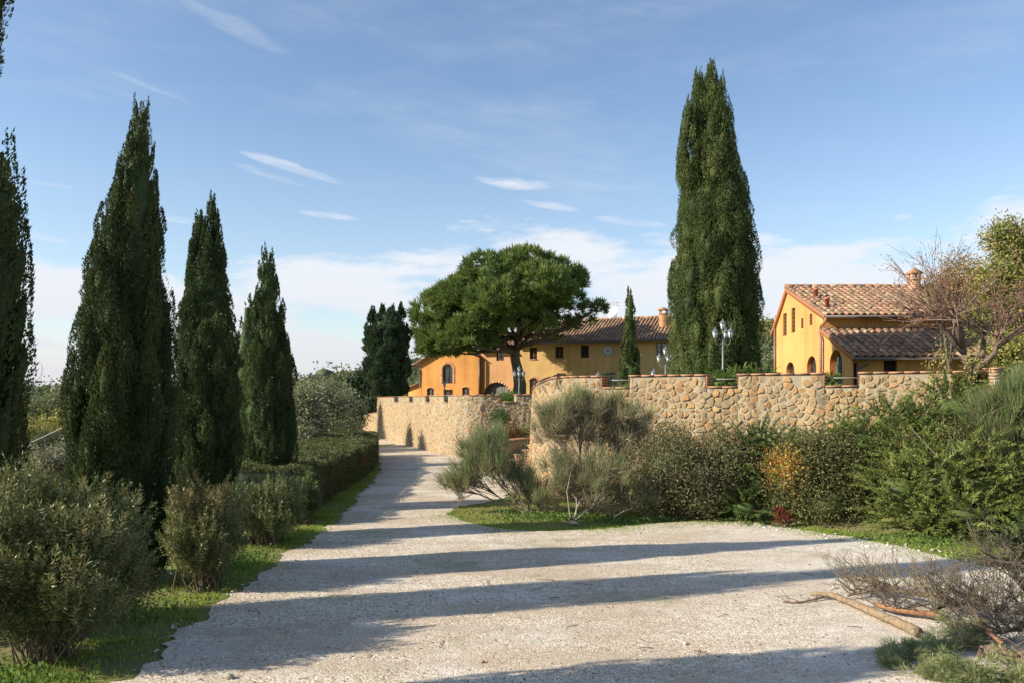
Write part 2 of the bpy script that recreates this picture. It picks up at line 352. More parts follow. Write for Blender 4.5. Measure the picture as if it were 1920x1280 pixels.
# loose pebbles lying on the yard (real stones, denser towards the eye)
def pebbles():
    m = MB(); r = np.random.default_rng(11)
    n = 90000; y = 6.4 + 13 * r.random(n) ** 2.0; x = (r.random(n) * 2 - 1) * (y * .66) 
    k = in_poly(x, y, gravel_poly); x, y = x[k], y[k]
    # thin them in the packed tracks
    w = .5 + .5 * np.sin(x * .7 + np.sin(y * .6) * 1.5) * np.cos(y * .9 + .4 * x)
    k = r.random(len(x)) < .35 + .65 * w; x, y = x[k], y[k]; n = len(x)
    s = .004 + .0065 * r.random(n) ** 2 + .014 * (r.random(n) > .985)
    th = r.random(n) * 6.28; B = arr([(1, 0, 0), (0, 1, 0), (-1, 0, 0), (0, -1, 0), (0, 0, 1)])
    e = .6 + .6 * r.random((n, 5, 1)); V = B[None] * e * s[:, None, None]; V[:, :, 2] *= .4
    V = np.stack([V[..., 0] * np.cos(th)[:, None] - V[..., 1] * np.sin(th)[:, None], V[..., 0] * np.sin(th)[:, None] + V[..., 1] * np.cos(th)[:, None], V[..., 2]], -1)
    V += np.stack([x, y, np.full(n, .004)], -1)[:, None]
    Fq = np.array([(0, 1, 4), (1, 2, 4), (2, 3, 4), (3, 0, 4)])
    b = r.random(n)[:, None]; c = np.array([.34, .28, .21]) * (1 - b) + np.array([.90, .86, .78]) * b; c = np.where(r.random(n)[:, None] < .2, c * [1.1, .85, .7], c)
    m.add(V.reshape(-1, 3), (Fq[None] + np.arange(n)[:, None, None] * 5).reshape(-1, 3), np.repeat(c, 5, 0))
    tag(m.build('pebbles', vcol('pebble', .9, 30, .85, 1.1)), 'loose pale pebbles scattered over the gravel yard', 'pebbles', kind='stuff')
    # white stone fragments along the edge of the grass on the right
    m = MB(); E = arr(R_EDGE[10:17])
    for i in range(190):
        u = r.random() * (len(E) - 1.001); a = int(u); p = E[a] + (E[a + 1] - E[a]) * (u - a) + r.normal(size=2) * [.35, .30] - [0, .10]
        stone_lump(m, (p[0], p[1], .01), .010 + .045 * r.random() ** 5, r, arr([.74, .71, .66]) * (.75 + .35 * r.random()))
    for i in range(160):
        u = 1 + r.random() * 5; a = int(u); E2 = arr(L_EDGE[2:12]); p = E2[a] + (E2[a + 1] - E2[a]) * (u - a) + r.normal(size=2) * .2 + [.15, 0]
        stone_lump(m, (p[0], p[1], .008), .009 + .02 * r.random() ** 3, r, arr([.66, .64, .60]) * (.75 + .35 * r.random()))
    tag(m.build('stone_fragments', M_stone), 'white stone fragments along the grass edge of the yard', 'stones', kind='stuff')
ICO = None
def ico():
    global ICO
    if ICO is None:
        p = (1 + 5 ** .5) / 2
        V = nrm(arr([(-1, p, 0), (1, p, 0), (-1, -p, 0), (1, -p, 0), (0, -1, p), (0, 1, p), (0, -1, -p), (0, 1, -p), (p, 0, -1), (p, 0, 1), (-p, 0, -1), (-p, 0, 1)]))
        Fa = np.array([(0, 11, 5), (0, 5, 1), (0, 1, 7), (0, 7, 10), (0, 10, 11), (1, 5, 9), (5, 11, 4), (11, 10, 2), (10, 7, 6), (7, 1, 8), (3, 9, 4), (3, 4, 2), (3, 2, 6), (3, 6, 8), (3, 8, 9), (4, 9, 5), (2, 4, 11), (6, 2, 10), (8, 6, 7), (9, 8, 1)])
        ICO = (V, Fa)
    return ICO
def stone_lump(m, p, s, r, col, flat=.6):
    V, Fa = ico(); V = V * (.75 + .5 * r.random((12, 1))) * s * arr([1.2, .9, flat]); a = r.random() * 6.28
    V = V @ arr([(math.cos(a), math.sin(a), 0), (-math.sin(a), math.cos(a), 0), (0, 0, 1)]); m.add(V + arr(p), Fa, col)
pebbles()

# ------------------------------------------------------------------ rubble walls
def clip(poly, a, b, c):     # keep a*x+b*y<=c
    out = []; n = len(poly)
    for i in range(n):
        p, q = poly[i], poly[(i + 1) % n]; dp = a * p[0] + b * p[1] - c; dq = a * q[0] + b * q[1] - c
        if dp <= 0: out.append(p)
        if (dp < 0) != (dq < 0) and abs(dp - dq) > 1e-12:
            k = dp / (dp - dq); out.append((p[0] + (q[0] - p[0]) * k, p[1] + (q[1] - p[1]) * k))
    return out
class Path:
    def __init__(s, pts):
        s.p = arr(pts); d = np.linalg.norm(np.diff(s.p, axis=0), axis=1); s.s = np.concatenate([[0], np.cumsum(d)]); s.L = s.s[-1]
    def at(s, u): return np.stack([np.interp(u, s.s, s.p[:, 0]), np.interp(u, s.s, s.p[:, 1])], -1)
    def nr(s, u):
        d = nrm(s.at(np.asarray(u) + .15) - s.at(np.asarray(u) - .15)); return np.stack([d[..., 1], -d[..., 0]], -1)
    def px(s, q, lo=0, hi=None):    # arc length at which the path crosses photo column q
        u = np.linspace(lo, hi or s.L, 4000); p = s.at(u); v = 960 + F * p[:, 0] / p[:, 1]
        return float(u[np.argmin(np.abs(v - q))])
def rubble_wall(root, path, top, notches, sill, cell, seed, z0, nparts, batter=0.0, thick=.5, coping_col=(.40, .22, .13), hide=None, zmin_s=None, tint=(1, 1, 1), relief=1.0):
    """top: function s -> z; notches: list of (sa, sb); sill: drop"""
    r = np.random.default_rng(seed)
    def ztop(u):
        z = float(top(u))
        for a, b in notches:
            if a < u < b: return z - sill
        return z
    # body of mortar
    br = sorted(set([0, path.L] + [v for ab in notches for v in ab] + list(np.arange(0, path.L, .5)) + list(path.s)))
    body = MB()
    for a, b in zip(br[:-1], br[1:]):
        if b - a < 1e-6: continue
        m_ = (a + b) / 2; zn = ztop(m_) - float(top(m_)); za, zb = top(a) + zn, top(b) + zn
        pa, pb = path.at(a), path.at(b); na, nb = path.nr(a), path.nr(b)
        ba = batter * (za - z0); bb = batter * (zb - z0)
        V = [(*(pa + na * ba), z0), (*(pb + nb * bb), z0), (*pb, zb), (*pa, za), (*(pa - na * thick), za), (*(pb - nb * thick), zb), (*(pb - nb * thick), z0), (*(pa - na * thick), z0)]
        ends = a < 1e-6 or b > path.L - 1e-6 or any(abs(a - q) < 1e-6 or abs(b - q) < 1e-6 for ab in notches for q in ab)
        body.add(V, [(0, 1, 2, 3), (3, 2, 5, 4), (4, 5, 6, 7)] + ([(0, 3, 4, 7), (1, 6, 5, 2)] if ends else []))
    body.build('wall_core', M_mortar, root)
    # coping strips, one per merlon / sill
    ed = sorted([0, path.L] + [v for ab in notches for v in ab])
    for a, b in zip(ed[:-1], ed[1:]):
        if b - a < .02: continue
        cp = MB(); nseg = max(1, int((b - a) / .3)); us = np.linspace(a - (0.03 if ztop((a+b)/2) >= top((a+b)/2) - .01 else -.03), b + (0.03 if ztop((a+b)/2) >= top((a+b)/2) - .01 else -.03), nseg + 1)
        for i in range(nseg):
            u0, u1 = us[i] + .001, us[i + 1] - .001; zz = ztop(min(max((u0 + u1) / 2, a + .01), b - .01)) - top((u0 + u1) / 2)
            jz = r.normal() * .0015
            p0, p1, n0 = path.at(u0), path.at(u1), path.nr((u0 + u1) / 2); ov = .035 + r.normal() * .003
            za, zb = float(top(u0)) + zz + .003 + jz, float(top(u1)) + zz + .003 + jz; h = .038
            q = [p0 + n0 * ov, p1 + n0 * ov, p1 - n0 * (thick + .04), p0 - n0 * (thick + .04)]
            V = [(*q[0], za), (*q[1], zb), (*q[2], zb), (*q[3], za), (*q[0], za + h), (*q[1], zb + h), (*q[2], zb + h), (*q[3], za + h)]
            cp.add(V, [(3, 2, 1, 0), (4, 5, 6, 7), (0, 1, 5, 4), (1, 2, 6, 5), (2, 3, 7, 6), (3, 0, 4, 7)], arr(coping_col) * (.88 + .24 * r.random()))
        cp.build('coping', M_brick, root)
    # stones
    cw, ch = cell; nx = int(path.L / cw) + 1; ztm = max(top(u) for u in np.linspace(0, path.L, 50)); nz = int((ztm - z0) / ch) + 1
    pts = {}
    for i in range(-1, nx + 1):
        for j in range(-1, nz + 1):
            pts[i, j] = (((i + .5 + (j % 2) * .5 + (r.random() - .5) * 1.05) * cw), z0 + (j + .5 + (r.random() - .5) * 1.05) * ch)
    for kk_ in list(pts):
        if r.random() < .16: del pts[kk_]
    stones = []
    for (i, j), (u, z) in pts.items():
        if u < .02 or u > path.L - .02 or z < z0 or z > ztop(u) - .05: continue
        if zmin_s is not None and z < zmin_s(u): continue
        poly = [(u - 2 * cw, z - 2 * ch), (u + 2 * cw, z - 2 * ch), (u + 2 * cw, z + 2 * ch), (u - 2 * cw, z + 2 * ch)]
        for di in (-2, -1, 0, 1, 2):
            for dj in (-2, -1, 0, 1, 2):
                q = pts.get((i + di, j + dj))
                if q is None or (di == 0 and dj == 0): continue
                a, b = q[0] - u, q[1] - z; poly = clip(poly, a, b, (q[0] ** 2 - u ** 2 + q[1] ** 2 - z ** 2) / 2)
        poly = clip(poly, 1, 0, path.L - .01); poly = clip(poly, -1, 0, -.01); poly = clip(poly, 0, 1, ztop(u) - .012)
        for a, b in notches:
            sl = top((a + b) / 2) - sill
            if z > sl - .03:
                if u < a: poly = clip(poly, 1, 0, a - .01)
                if u > b: poly = clip(poly, -1, 0, -b - .01)
            elif a - .5 < u < b + .5: poly = clip(poly, 0, 1, sl - .01)
        if len(poly) < 3: continue
        stones.append((u, z, poly))
    cols = arr([(.42, .27, .125), (.43, .29, .14), (.40, .295, .165), (.37, .30, .19), (.43, .245, .11), (.43, .31, .165), (.36, .27, .155), (.42, .29, .145), (.40, .22, .10)])
    def stone_geo(u, z, poly, m):
        pl = arr(poly); c = pl.mean(0); area = .5 * abs(np.dot(pl[:, 0], np.roll(pl[:, 1], -1)) - np.dot(pl[:, 1], np.roll(pl[:, 0], -1)))
        if area < .004: return False
        gap = min(.25, .010 / math.sqrt(area)); k = (1 - gap) * (1 - .14 * r.random() ** 1.5)
        nxt = np.roll(pl, -1, 0); q = np.stack([pl * .80 + nxt * .20, pl * .20 + nxt * .80], 1).reshape(-1, 2)
        keep = [q[0]]
        for w in q[1:]:
            if np.linalg.norm(w - keep[-1]) > .02: keep.append(w)
        q = arr(keep); q = c + (q - c) * k * (1 + r.normal(size=(len(q), 1)) * .06)
        if len(q) < 4: return False
        h = (.008 + .020 * r.random()) * relief; tx, tz = r.normal() * .10, r.normal() * .10
        rings = []
        for sc, d in ((1.0, -.003), (.90, .65 * h), (.66, h)):
            w = c + (q - c) * sc; dd = d + (0 if d < 0 else ((w[:, 0] - c[0]) * tx + (w[:, 1] - c[1]) * tz) + r.normal(size=len(w)) * .004)
            pp = path.at(w[:, 0]); nn = path.nr(np.full(len(w), c[0])); bt = batter * (float(top(c[0])) - w[:, 1])
            rings.append(np.concatenate([pp + nn * (dd + bt)[:, None], w[:, 1:2]], 1))
        n = len(q); V = np.concatenate(rings); fs = []
        for a in (0, 1):
            for i in range(n): fs.append((a * n + i, a * n + (i + 1) % n, (a + 1) * n + (i + 1) % n, (a + 1) * n + i))
        col = (cols[r.integers(0, len(cols))] * .7 + cols.mean(0) * .3) * (.78 + .30 * r.random()) * arr(tint)
        m.add(V, np.array(fs), col); m.add(rings[2], [tuple(range(n))], col); return True
    def vis(u, z):
        p = path.at(u); return 960 + F * p[0] / p[1], HY - (z - CZ) * F / p[1], p[1]
    stones.sort(key=lambda s_: (hide is not None and hide(*vis(s_[0], s_[1])), vis(s_[0], s_[1])[2]))
    rest = MB(); k = 0
    for s_ in stones:
        if k < nparts:
            m = MB()
            if stone_geo(*s_, m): m.build('stone', M_stone, root); k += 1
        else: stone_geo(*s_, rest)
    if rest.n: rest.build('rubble_stone', M_stone, root, kind='stuff')

# right wall with its rounded bastion
BC, BR = np.array([3.2, 23.0]), 2.6
arc = [BC + BR * np.array([math.cos(a), math.sin(a)]) for a in np.radians(np.linspace(125, 246.4, 26))]
PW = Path(arc + [(10.4, 20.62 - .437 * (10.4 - 2.16))])
ARC = PW.s[25]
wR = thing('stone_wall', 'ochre rubble retaining wall with three open notches and a rounded left end, below the gabled house', 'wall', (3, 20, 0))
sb = PW.px(1042, ARC * .5, ARC + 1)
s180 = ARC * (180 - 125) / (246.4 - 125)
topR = lambda u: np.interp(u, [0, s180 * .9, s180, sb, PW.L], [2.45, 2.6, 2.74, 3.06, 3.09])
nR = [(PW.px(1128, ARC * .6), PW.px(1181, ARC * .6)), (PW.px(1325, ARC), PW.px(1384, ARC)), (PW.px(1545, ARC), PW.px(1611, ARC))]
rubble_wall(wR, PW, topR, nR, .30, (.172, .124), 5, -.2, 300, batter=.05, relief=.75,
            hide=lambda px, py, D: py > 850 or px < 985 or (px < 1235 and py > 740))
for a, b in nR:      # thin guard rail across each notch
    m = MB(); za = float(topR(a)) - .08; pa, pb = PW.at(a) - PW.nr(a) * .25, PW.at(b) - PW.nr(b) * .25
    m.tube([(*pa, za), (*pb, za)], .012, (.32, .34, .34), 6); m.build('guard_rail', M_metal, wR)
# brick reveals of the notches
for a, b in nR:
    for u in (a, b):
        m = MB(); p = PW.at(u); n = PW.nr(u); d = np.array([-n[1], n[0]]); z = float(topR(u)); sgn = 1 if u == a else -1
        for k in range(4):
            q0 = p + d * (.035 * sgn - .03) + n * .012; z0_ = z - .29 + k * .07
            V = [(*(p + n * .02 - d * .01), z0_), (*(p + n * .02 + d * (.022 * sgn)), z0_), (*(p - n * .5 + d * (.022 * sgn)), z0_), (*(p - n * .5 - d * .01), z0_)]
            V = V + [(a_, b_, z0_ + .062) for a_, b_, _ in V]
            m.add(V, [(3, 2, 1, 0), (4, 5, 6, 7), (0, 1, 5, 4), (1, 2, 6, 5), (2, 3, 7, 6), (3, 0, 4, 7)], arr((.42, .19, .10)) * (.8 + .1 * k))
        m.build('brick_reveal', M_brick, wR)
# left wall along the drive
def curve(pts, n=8):
    pts = arr(pts); out = []
    for i in range(len(pts) - 1):
        p0, p1, p2, p3 = pts[max(i - 1, 0)], pts[i], pts[i + 1], pts[min(i + 2, len(pts) - 1)]
        for k in range(n):
            q = k / n; out.append(.5 * ((2 * p1) + (p2 - p0) * q + (2 * p0 - 5 * p1 + 4 * p2 - p3) * q * q + (3 * p1 - p0 - 3 * p2 + p3) * q ** 3))
    out.append(pts[-1]); return np.array(out)
PL = Path(np.concatenate([curve([(-13.6, 68.5), (-11.2, 58.5), (-8.45, 50), (-5.1, 40.5), (-2.95, 34.6)]), [(-2.35, 33.5), (-1.85, 33.12), (-1.3, 33.0), (1.4, 33.35)]]))
sB = PL.px(708, 0, 25)
def topL(u): return float(np.interp(u, [0, sB - .03, sB, PL.L], [.62, 1.5, 2.44, 2.60]))
def nq(a, b): return (PL.px(a, 10, PL.L), PL.px(b, 10, PL.L))
nL = [nq(738, 747), nq(766, 774), nq(797, 805.5), nq(831, 840), nq(941, 967)]
wL = thing('stone_wall', 'long sunlit rubble wall curving along the drive, with small dark notches along its top', 'wall', (-6, 44, 0))
rubble_wall(wL, PL, topL, nL, .30, (.175, .125), 9, -.2, 300, thick=.55, relief=.6, tint=(1.04, 1.10, 1.24), hide=lambda px, py, D: px > 1000)

for a, b in nL[:4]:      # near-black boxes added to fill the narrow notches
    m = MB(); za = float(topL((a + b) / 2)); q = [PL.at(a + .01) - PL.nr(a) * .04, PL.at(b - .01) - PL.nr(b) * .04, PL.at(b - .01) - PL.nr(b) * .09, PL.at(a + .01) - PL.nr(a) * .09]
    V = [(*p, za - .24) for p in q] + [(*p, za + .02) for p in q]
    m.add(V, [(3, 2, 1, 0), (4, 5, 6, 7), (0, 1, 5, 4), (1, 2, 6, 5), (2, 3, 7, 6), (3, 0, 4, 7)], (.022, .022, .022)); m.build('notch_fill', M_wood, wL)

# ------------------------------------------------------------------ terrace behind the walls, stairs
def terrace():
    z = 2.32; pl = [PL.at(u) - PL.nr(u) * .5 for u in np.linspace(sB + .3, PL.L, 24)]
    pr = [PW.at(u) - PW.nr(u) * .45 for u in np.linspace(.1, PW.L, 20)]
    poly = [(-14, 96), (-13, 74)] + [tuple(p) for p in pl] + [(2.6, 33.9), (2.6, 25.6)] + [tuple(p) for p in pr] + [(14, 15.5), (60, 14), (75, 96)]
    o = sheet('terrace', poly, z, M_ground)
    m = MB(); n = len(poly); V = [(p[0], p[1], z) for p in poly] + [(p[0], p[1], -.4) for p in poly]
    m.add(V, [(i, i + n, (i + 1) % n + n, (i + 1) % n) for i in range(n)]); tag(m.build('terrace_bank', M_ground), kind='structure')
terrace()
def stairs():
    o = thing('stone_stairs', 'brick and stone steps climbing behind the rounded end of the wall', 'stairs', (.2, 30, 0))
    c, up, wd = arr([-.32, 30.3]), nrm(arr([.72, .70])), nrm(arr([.70, -.72])); r = random.Random(3)
    for i in range(13):
        m = MB(); a = c + up * (.36 * i); z = .16 * i; q = [a, a + wd * 1.9, a + wd * 1.9 + up * .42, a + up * .42]
        V = [(*p, z - .3) for p in q] + [(*p, z + .16) for p in q]
        m.add(V, [(3, 2, 1, 0), (4, 5, 6, 7), (0, 1, 5, 4), (1, 2, 6, 5), (2, 3, 7, 6), (3, 0, 4, 7)], arr((.40, .24, .16)) * r.uniform(.9, 1.1))
        q = [a - up * .03, a + wd * 1.9 - up * .03, a + wd * 1.9 + up * .36, a + up * .36]
        V = [(*p, z + .162) for p in q] + [(*p, z + .2) for p in q]
        m.add(V, [(3, 2, 1, 0), (4, 5, 6, 7), (0, 1, 5, 4), (1, 2, 6, 5), (2, 3, 7, 6), (3, 0, 4, 7)], arr((.46, .30, .21)) * r.uniform(.9, 1.1))
        m.build('step', M_brick, o)
    pw = Path([c - wd * .05 - up * .15, c - wd * .05 + up * 5])
    # low parapet on the far side of the steps (front faces the steps)
    p = thing('parapet_wall', 'low rubble parapet with sloping brick coping beside the stone steps', 'wall', (-.3, 30, 0))
    rubble_wall(p, pw, lambda u: np.interp(u, [0, .5, 5], [.78, .84, 1.02]), [], .3, (.27, .2), 21, -.1, 60, thick=.35)
stairs()

# ------------------------------------------------------------------ buildings
def facade(m, Pa, dirv, ulen, z0, topf, ups, openings, col, depth=.3, rcol=None):
    """front wall with real openings; openings: (u0,u1,za,zb,rise). Returns frame axes"""
    dirv = nrm(arr(dirv)); n = np.array([dirv[1], -dirv[0]]); Pa = arr(Pa)
    def W3(u, z, d=0): q = Pa + dirv * u - n * d; return (q[0], q[1], z)
    def otop(o, u):
        u0, u1, za, zb, rise = o[:5]
        if rise <= 0: return zb
        h = (u1 - u0) / 2; x = min(1, abs(u - (u0 + u1) / 2) / h); return zb - rise + rise * math.sqrt(max(0, 1 - x * x))
    br = {0.0, float(ulen)} | set(float(q) for q in ups)
    for o in openings:
        k = 14 if o[4] > 0 else 1
        for i in range(k + 1): br.add(round(o[0] + (o[1] - o[0]) * (.5 - .5 * math.cos(math.pi * i / k)), 5))
    br = sorted(b for b in br if -1e-6 <= b <= ulen + 1e-6)
    for a, b in zip(br[:-1], br[1:]):
        if b - a < 1e-5: continue
        c = (a + b) / 2; os_ = sorted([o for o in openings if o[0] - 1e-6 < c < o[1] + 1e-6], key=lambda o: o[2]); za = zb = z0
        for o in os_:
            m.add([W3(a, za), W3(b, zb), W3(b, o[2]), W3(a, o[2])], [(0, 1, 2, 3)], col); za, zb = otop(o, a), otop(o, b)
        m.add([W3(a, za), W3(b, zb), W3(b, topf(b)), W3(a, topf(a))], [(0, 1, 2, 3)], col)
    for o in openings:
        k = 14 if o[4] > 0 else 1; d = o[5] if len(o) > 5 else depth
        us = [o[0] + (o[1] - o[0]) * (.5 - .5 * math.cos(math.pi * i / k)) for i in range(k + 1)]
        out = [(o[0], o[2])] + [(u, otop(o, u)) for u in us] + [(o[1], o[2])]
        if o[4] > 0: out = [out[0]] + out[1:]
        for (ua, za), (ub, zb) in zip(out, out[1:] + out[:1]):
            if abs(ua - ub) + abs(za - zb) < 1e-6: continue
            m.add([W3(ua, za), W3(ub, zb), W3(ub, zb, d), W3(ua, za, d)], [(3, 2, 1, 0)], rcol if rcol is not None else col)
    return W3, otop
def arch_fill(m, W3, o, otop, d, inset=0, col=(.1,)*3, k=14):
    us = [o[0] + inset + (o[1] - o[0] - 2 * inset) * i / k for i in range(k + 1)]
    for a, b in zip(us[:-1], us[1:]):
        m.add([W3(a, o[2] + inset, d), W3(b, o[2] + inset, d), W3(b, otop(o, b) - inset * .5, d), W3(a, otop(o, a) - inset * .5, d)], [(0, 1, 2, 3)], col)
def fbox(m, W3, u0, u1, z0, z1, d0, d1, col):   # box on a facade, d0 nearer the viewer
    V = [W3(u0, z0, d0), W3(u1, z0, d0), W3(u1, z0, d1), W3(u0, z0, d1), W3(u0, z1, d0), W3(u1, z1, d0), W3(u1, z1, d1), W3(u0, z1, d1)]
    m.add(V, [(3, 2, 1, 0), (4, 5, 6, 7), (0, 1, 5, 4), (1, 2, 6, 5), (2, 3, 7, 6), (3, 0, 4, 7)], col)
def window(root, W3, o, otop, d=.2, fcol=(.16, .07, .035), rows=3, cols_=2, pane=True, fw=.05, label=None, sill=False):
    m = MB(); u0, u1, za, zb, rise = o[:5]; zt = zb - rise * .0
    zs = otop(o, u0) if rise > 0 else zb
    for (a, b, c, e) in ((u0, u0 + fw, za, zs), (u1 - fw, u1, za, zs), (u0 + fw, u1 - fw, za, za + fw)): fbox(m, W3, a, b, c, e, d - .05, d - .005, fcol)
    if rise > 0:
        k = 12; us = [u0 + (u1 - u0) * i / k for i in range(k + 1)]
        for a, b in zip(us[:-1], us[1:]):
            ta, tb = otop(o, a), otop(o, b)
            V = [W3(a, ta - fw, d - .05), W3(b, tb - fw, d - .05), W3(b, tb, d - .05), W3(a, ta, d - .05)]; m.add(V, [(0, 1, 2, 3)], fcol)
    else: fbox(m, W3, u0 + fw, u1 - fw, zb - fw, zb, d - .05, d - .005, fcol)
    for i in range(1, cols_):
        uc = u0 + (u1 - u0) * i / cols_; w = .045 if i * 2 == cols_ else .02; fbox(m, W3, uc - w, uc + w, za + fw, otop(o, uc) - fw * .8, d - .048, d - .006, fcol)
    for i in range(1, rows):
        zc = za + (zs - za) * i / rows; fbox(m, W3, u0 + fw, u1 - fw, zc - .014, zc + .014, d - .044, d - .007, fcol)
    f = m.build('window', M_wood, root)
    if label: f['label'] = label
    if sill: g = MB(); fbox(g, W3, u0 - .06, u1 + .06, za - .07, za - .004, -.05, d - .06, (.36, .27, .19)); g.build('sill', M_brick, f)
    g = MB(); arch_fill(g, W3, o, otop, d - .003, 0, (.03,)*3, 14 if rise > 0 else 1)
    pn = g.build('pane', M_glass, f); return f
TILES = {}
def tile_mesh(variant, segs=5, w0=.105, w1=.085, ln=.42, lift=0.0):
    """barrel tile: x across, y up the slope, z out of the roof"""
    a = np.linspace(0, np.pi, segs + 1)
    V0 = np.stack([np.cos(a) * w0, np.zeros(segs + 1), np.sin(a) * w0 * .75 + .028], -1)
    V1 = np.stack([np.cos(a) * w1, np.full(segs + 1, ln), np.sin(a) * w1 * .75 + .004], -1)
    Vi = V0 * [.82, 1, .82]; 
    V = np.concatenate([V0, V1, Vi]); n = segs + 1; fs = []
    for i in range(segs): fs.append((i, n + i, n + i + 1, i + 1)); fs.append((i + 1, 2 * n + i + 1, 2 * n + i, i))
    return V, np.array(fs)
TV, TF = tile_mesh(0)
TCOL = arr([(.42, .34, .21), (.40, .29, .175), (.22, .155, .115), (.34, .185, .115), (.37, .22, .14), (.29, .165, .11), (.34, .245, .17), (.25, .16, .115), (.38, .205, .12), (.30, .225, .16), (.33, .19, .12)])
def roof_tiles(roof, O, U, Vd, ulen, vlen, parts, seed, pitch=.27, row=.36, score=None):
    """O lower left corner, U along the eave, Vd up the slope. Tiles score-sorted: the first `parts` become objects."""
    r = np.random.default_rng(seed); U = nrm(arr(U)); Vd = nrm(arr(Vd)); N = np.cross(U, Vd); O = arr(O)
    nc, nr_ = int(ulen / pitch), int(math.ceil(vlen / row)); L = []
    for i in range(nc):
        for j in range(nr_):
            q = O + U * ((i + .5) * pitch + r.normal() * .008) + Vd * (j * row - .05 + r.normal() * .01) + N * .01
            ln = min(row + .07, vlen - j * row + .05); L.append((q, ln))
    if score: L.sort(key=lambda a: score(a[0]))
    rest = MB()
    for k, (q, ln) in enumerate(L):
        a = r.normal() * .05; ca, sa = math.cos(a), math.sin(a); u2 = U * ca + Vd * sa; v2 = -U * sa + Vd * ca
        col = (TCOL[r.integers(0, len(TCOL))] * .6 + TCOL.mean(0) * .4) * (.80 + .36 * r.random()); V = TV * [1, ln / .42, 1.0]
        if k < parts:
            vi = r.integers(0, 14); key = ('tile', int(vi))
            if key not in TILES:
                m = MB(); m.add(TV, TF, col); TILES[key] = m.mesh('roof_tile', True); TILES[key].materials.append(M_tile)
            o = bpy.data.objects.new('roof_tile', TILES[key]); COL.objects.link(o); o.parent = roof
            Mx = Matrix(((u2[0], v2[0] * ln / .42, N[0], q[0]), (u2[1], v2[1] * ln / .42, N[1], q[1]), (u2[2], v2[2] * ln / .42, N[2], q[2]), (0, 0, 0, 1)))
            o.matrix_parent_inverse = Matrix.Identity(4)
            o.matrix_basis = roof.matrix_parent_inverse.inverted() @ Mx if False else Mx
            o['_m'] = 0; del o['_m']
            PEND.append((o, Mx, roof))
        else: rest.add(V[:, 0:1] * u2 + V[:, 1:2] * v2 + V[:, 2:3] * N + q, TF, col)
    if rest.n: rest.build('tile_field', M_tile, roof, True, 'stuff')
PEND = []
def slab(m, pts, th, col):    # quad roof slab with thickness downwards
    V = [arr(p) for p in pts]; V = V + [p - arr([0, 0, th]) for p in V]
    m.add(V, [(0, 1, 2, 3), (7, 6, 5, 4), (0, 4, 5, 1), (1, 5, 6, 2), (2, 6, 7, 3), (3, 7, 4, 0)], col)
def chimney(parent, base, w, h, cap_h=.35, col=(.52, .30, .17), rot=0):
    x, y, z = base; m = MB(); n = max(3, int(h / .075))
    ca, sa = math.cos(rot), math.sin(rot); ax = arr([(ca, sa, 0), (-sa, ca, 0), (0, 0, 1)]); o = arr([x, y, z])
    for i in range(n): m.box((-w / 2, -w / 2, -.0 + h * i / n), (w / 2, w / 2, h * (i + 1) / n - .006), arr(col) * random.uniform(.85, 1.15), ax, o)
    m.box((-w / 2 + .008, -w / 2 + .008, -.4), (w / 2 - .008, w / 2 - .008, h - .01), arr(col) * .8, ax, o)
    m.box((-w * .6, -w * .6, h), (w * .6, w * .6, h + .05), arr(col) * .9, ax, o)
    for sx in (-1, 1):
        for sy in (-1, 1): m.box((sx * w * .42 - .045, sy * w * .42 - .045, h + .052), (sx * w * .42 + .045, sy * w * .42 + .045, h + cap_h), arr(col), ax, o)
    k = m.build('chimney', M_brick, parent)
    m = MB(); h2 = h + cap_h; a = w * .78
    V = [(-a, -a, h2), (a, -a, h2), (a, a, h2), (-a, a, h2), (-a * .1, 0, h2 + .26), (a * .1, 0, h2 + .26)]
    m.add(arr(V) @ ax + o, [(0, 1, 5, 4), (2, 3, 4, 5), (1, 2, 5), (3, 0, 4), (3, 2, 1, 0)], (.45, .22, .12))
    m.build('chimney_cap', M_tile, k)

ORANGE, YELLOW, PEACH, GOLD = (.62, .30, .095), (.55, .37, .16), (.60, .335, .165), (.66, .365, .135)
DARKWOOD = (.10, .055, .03)

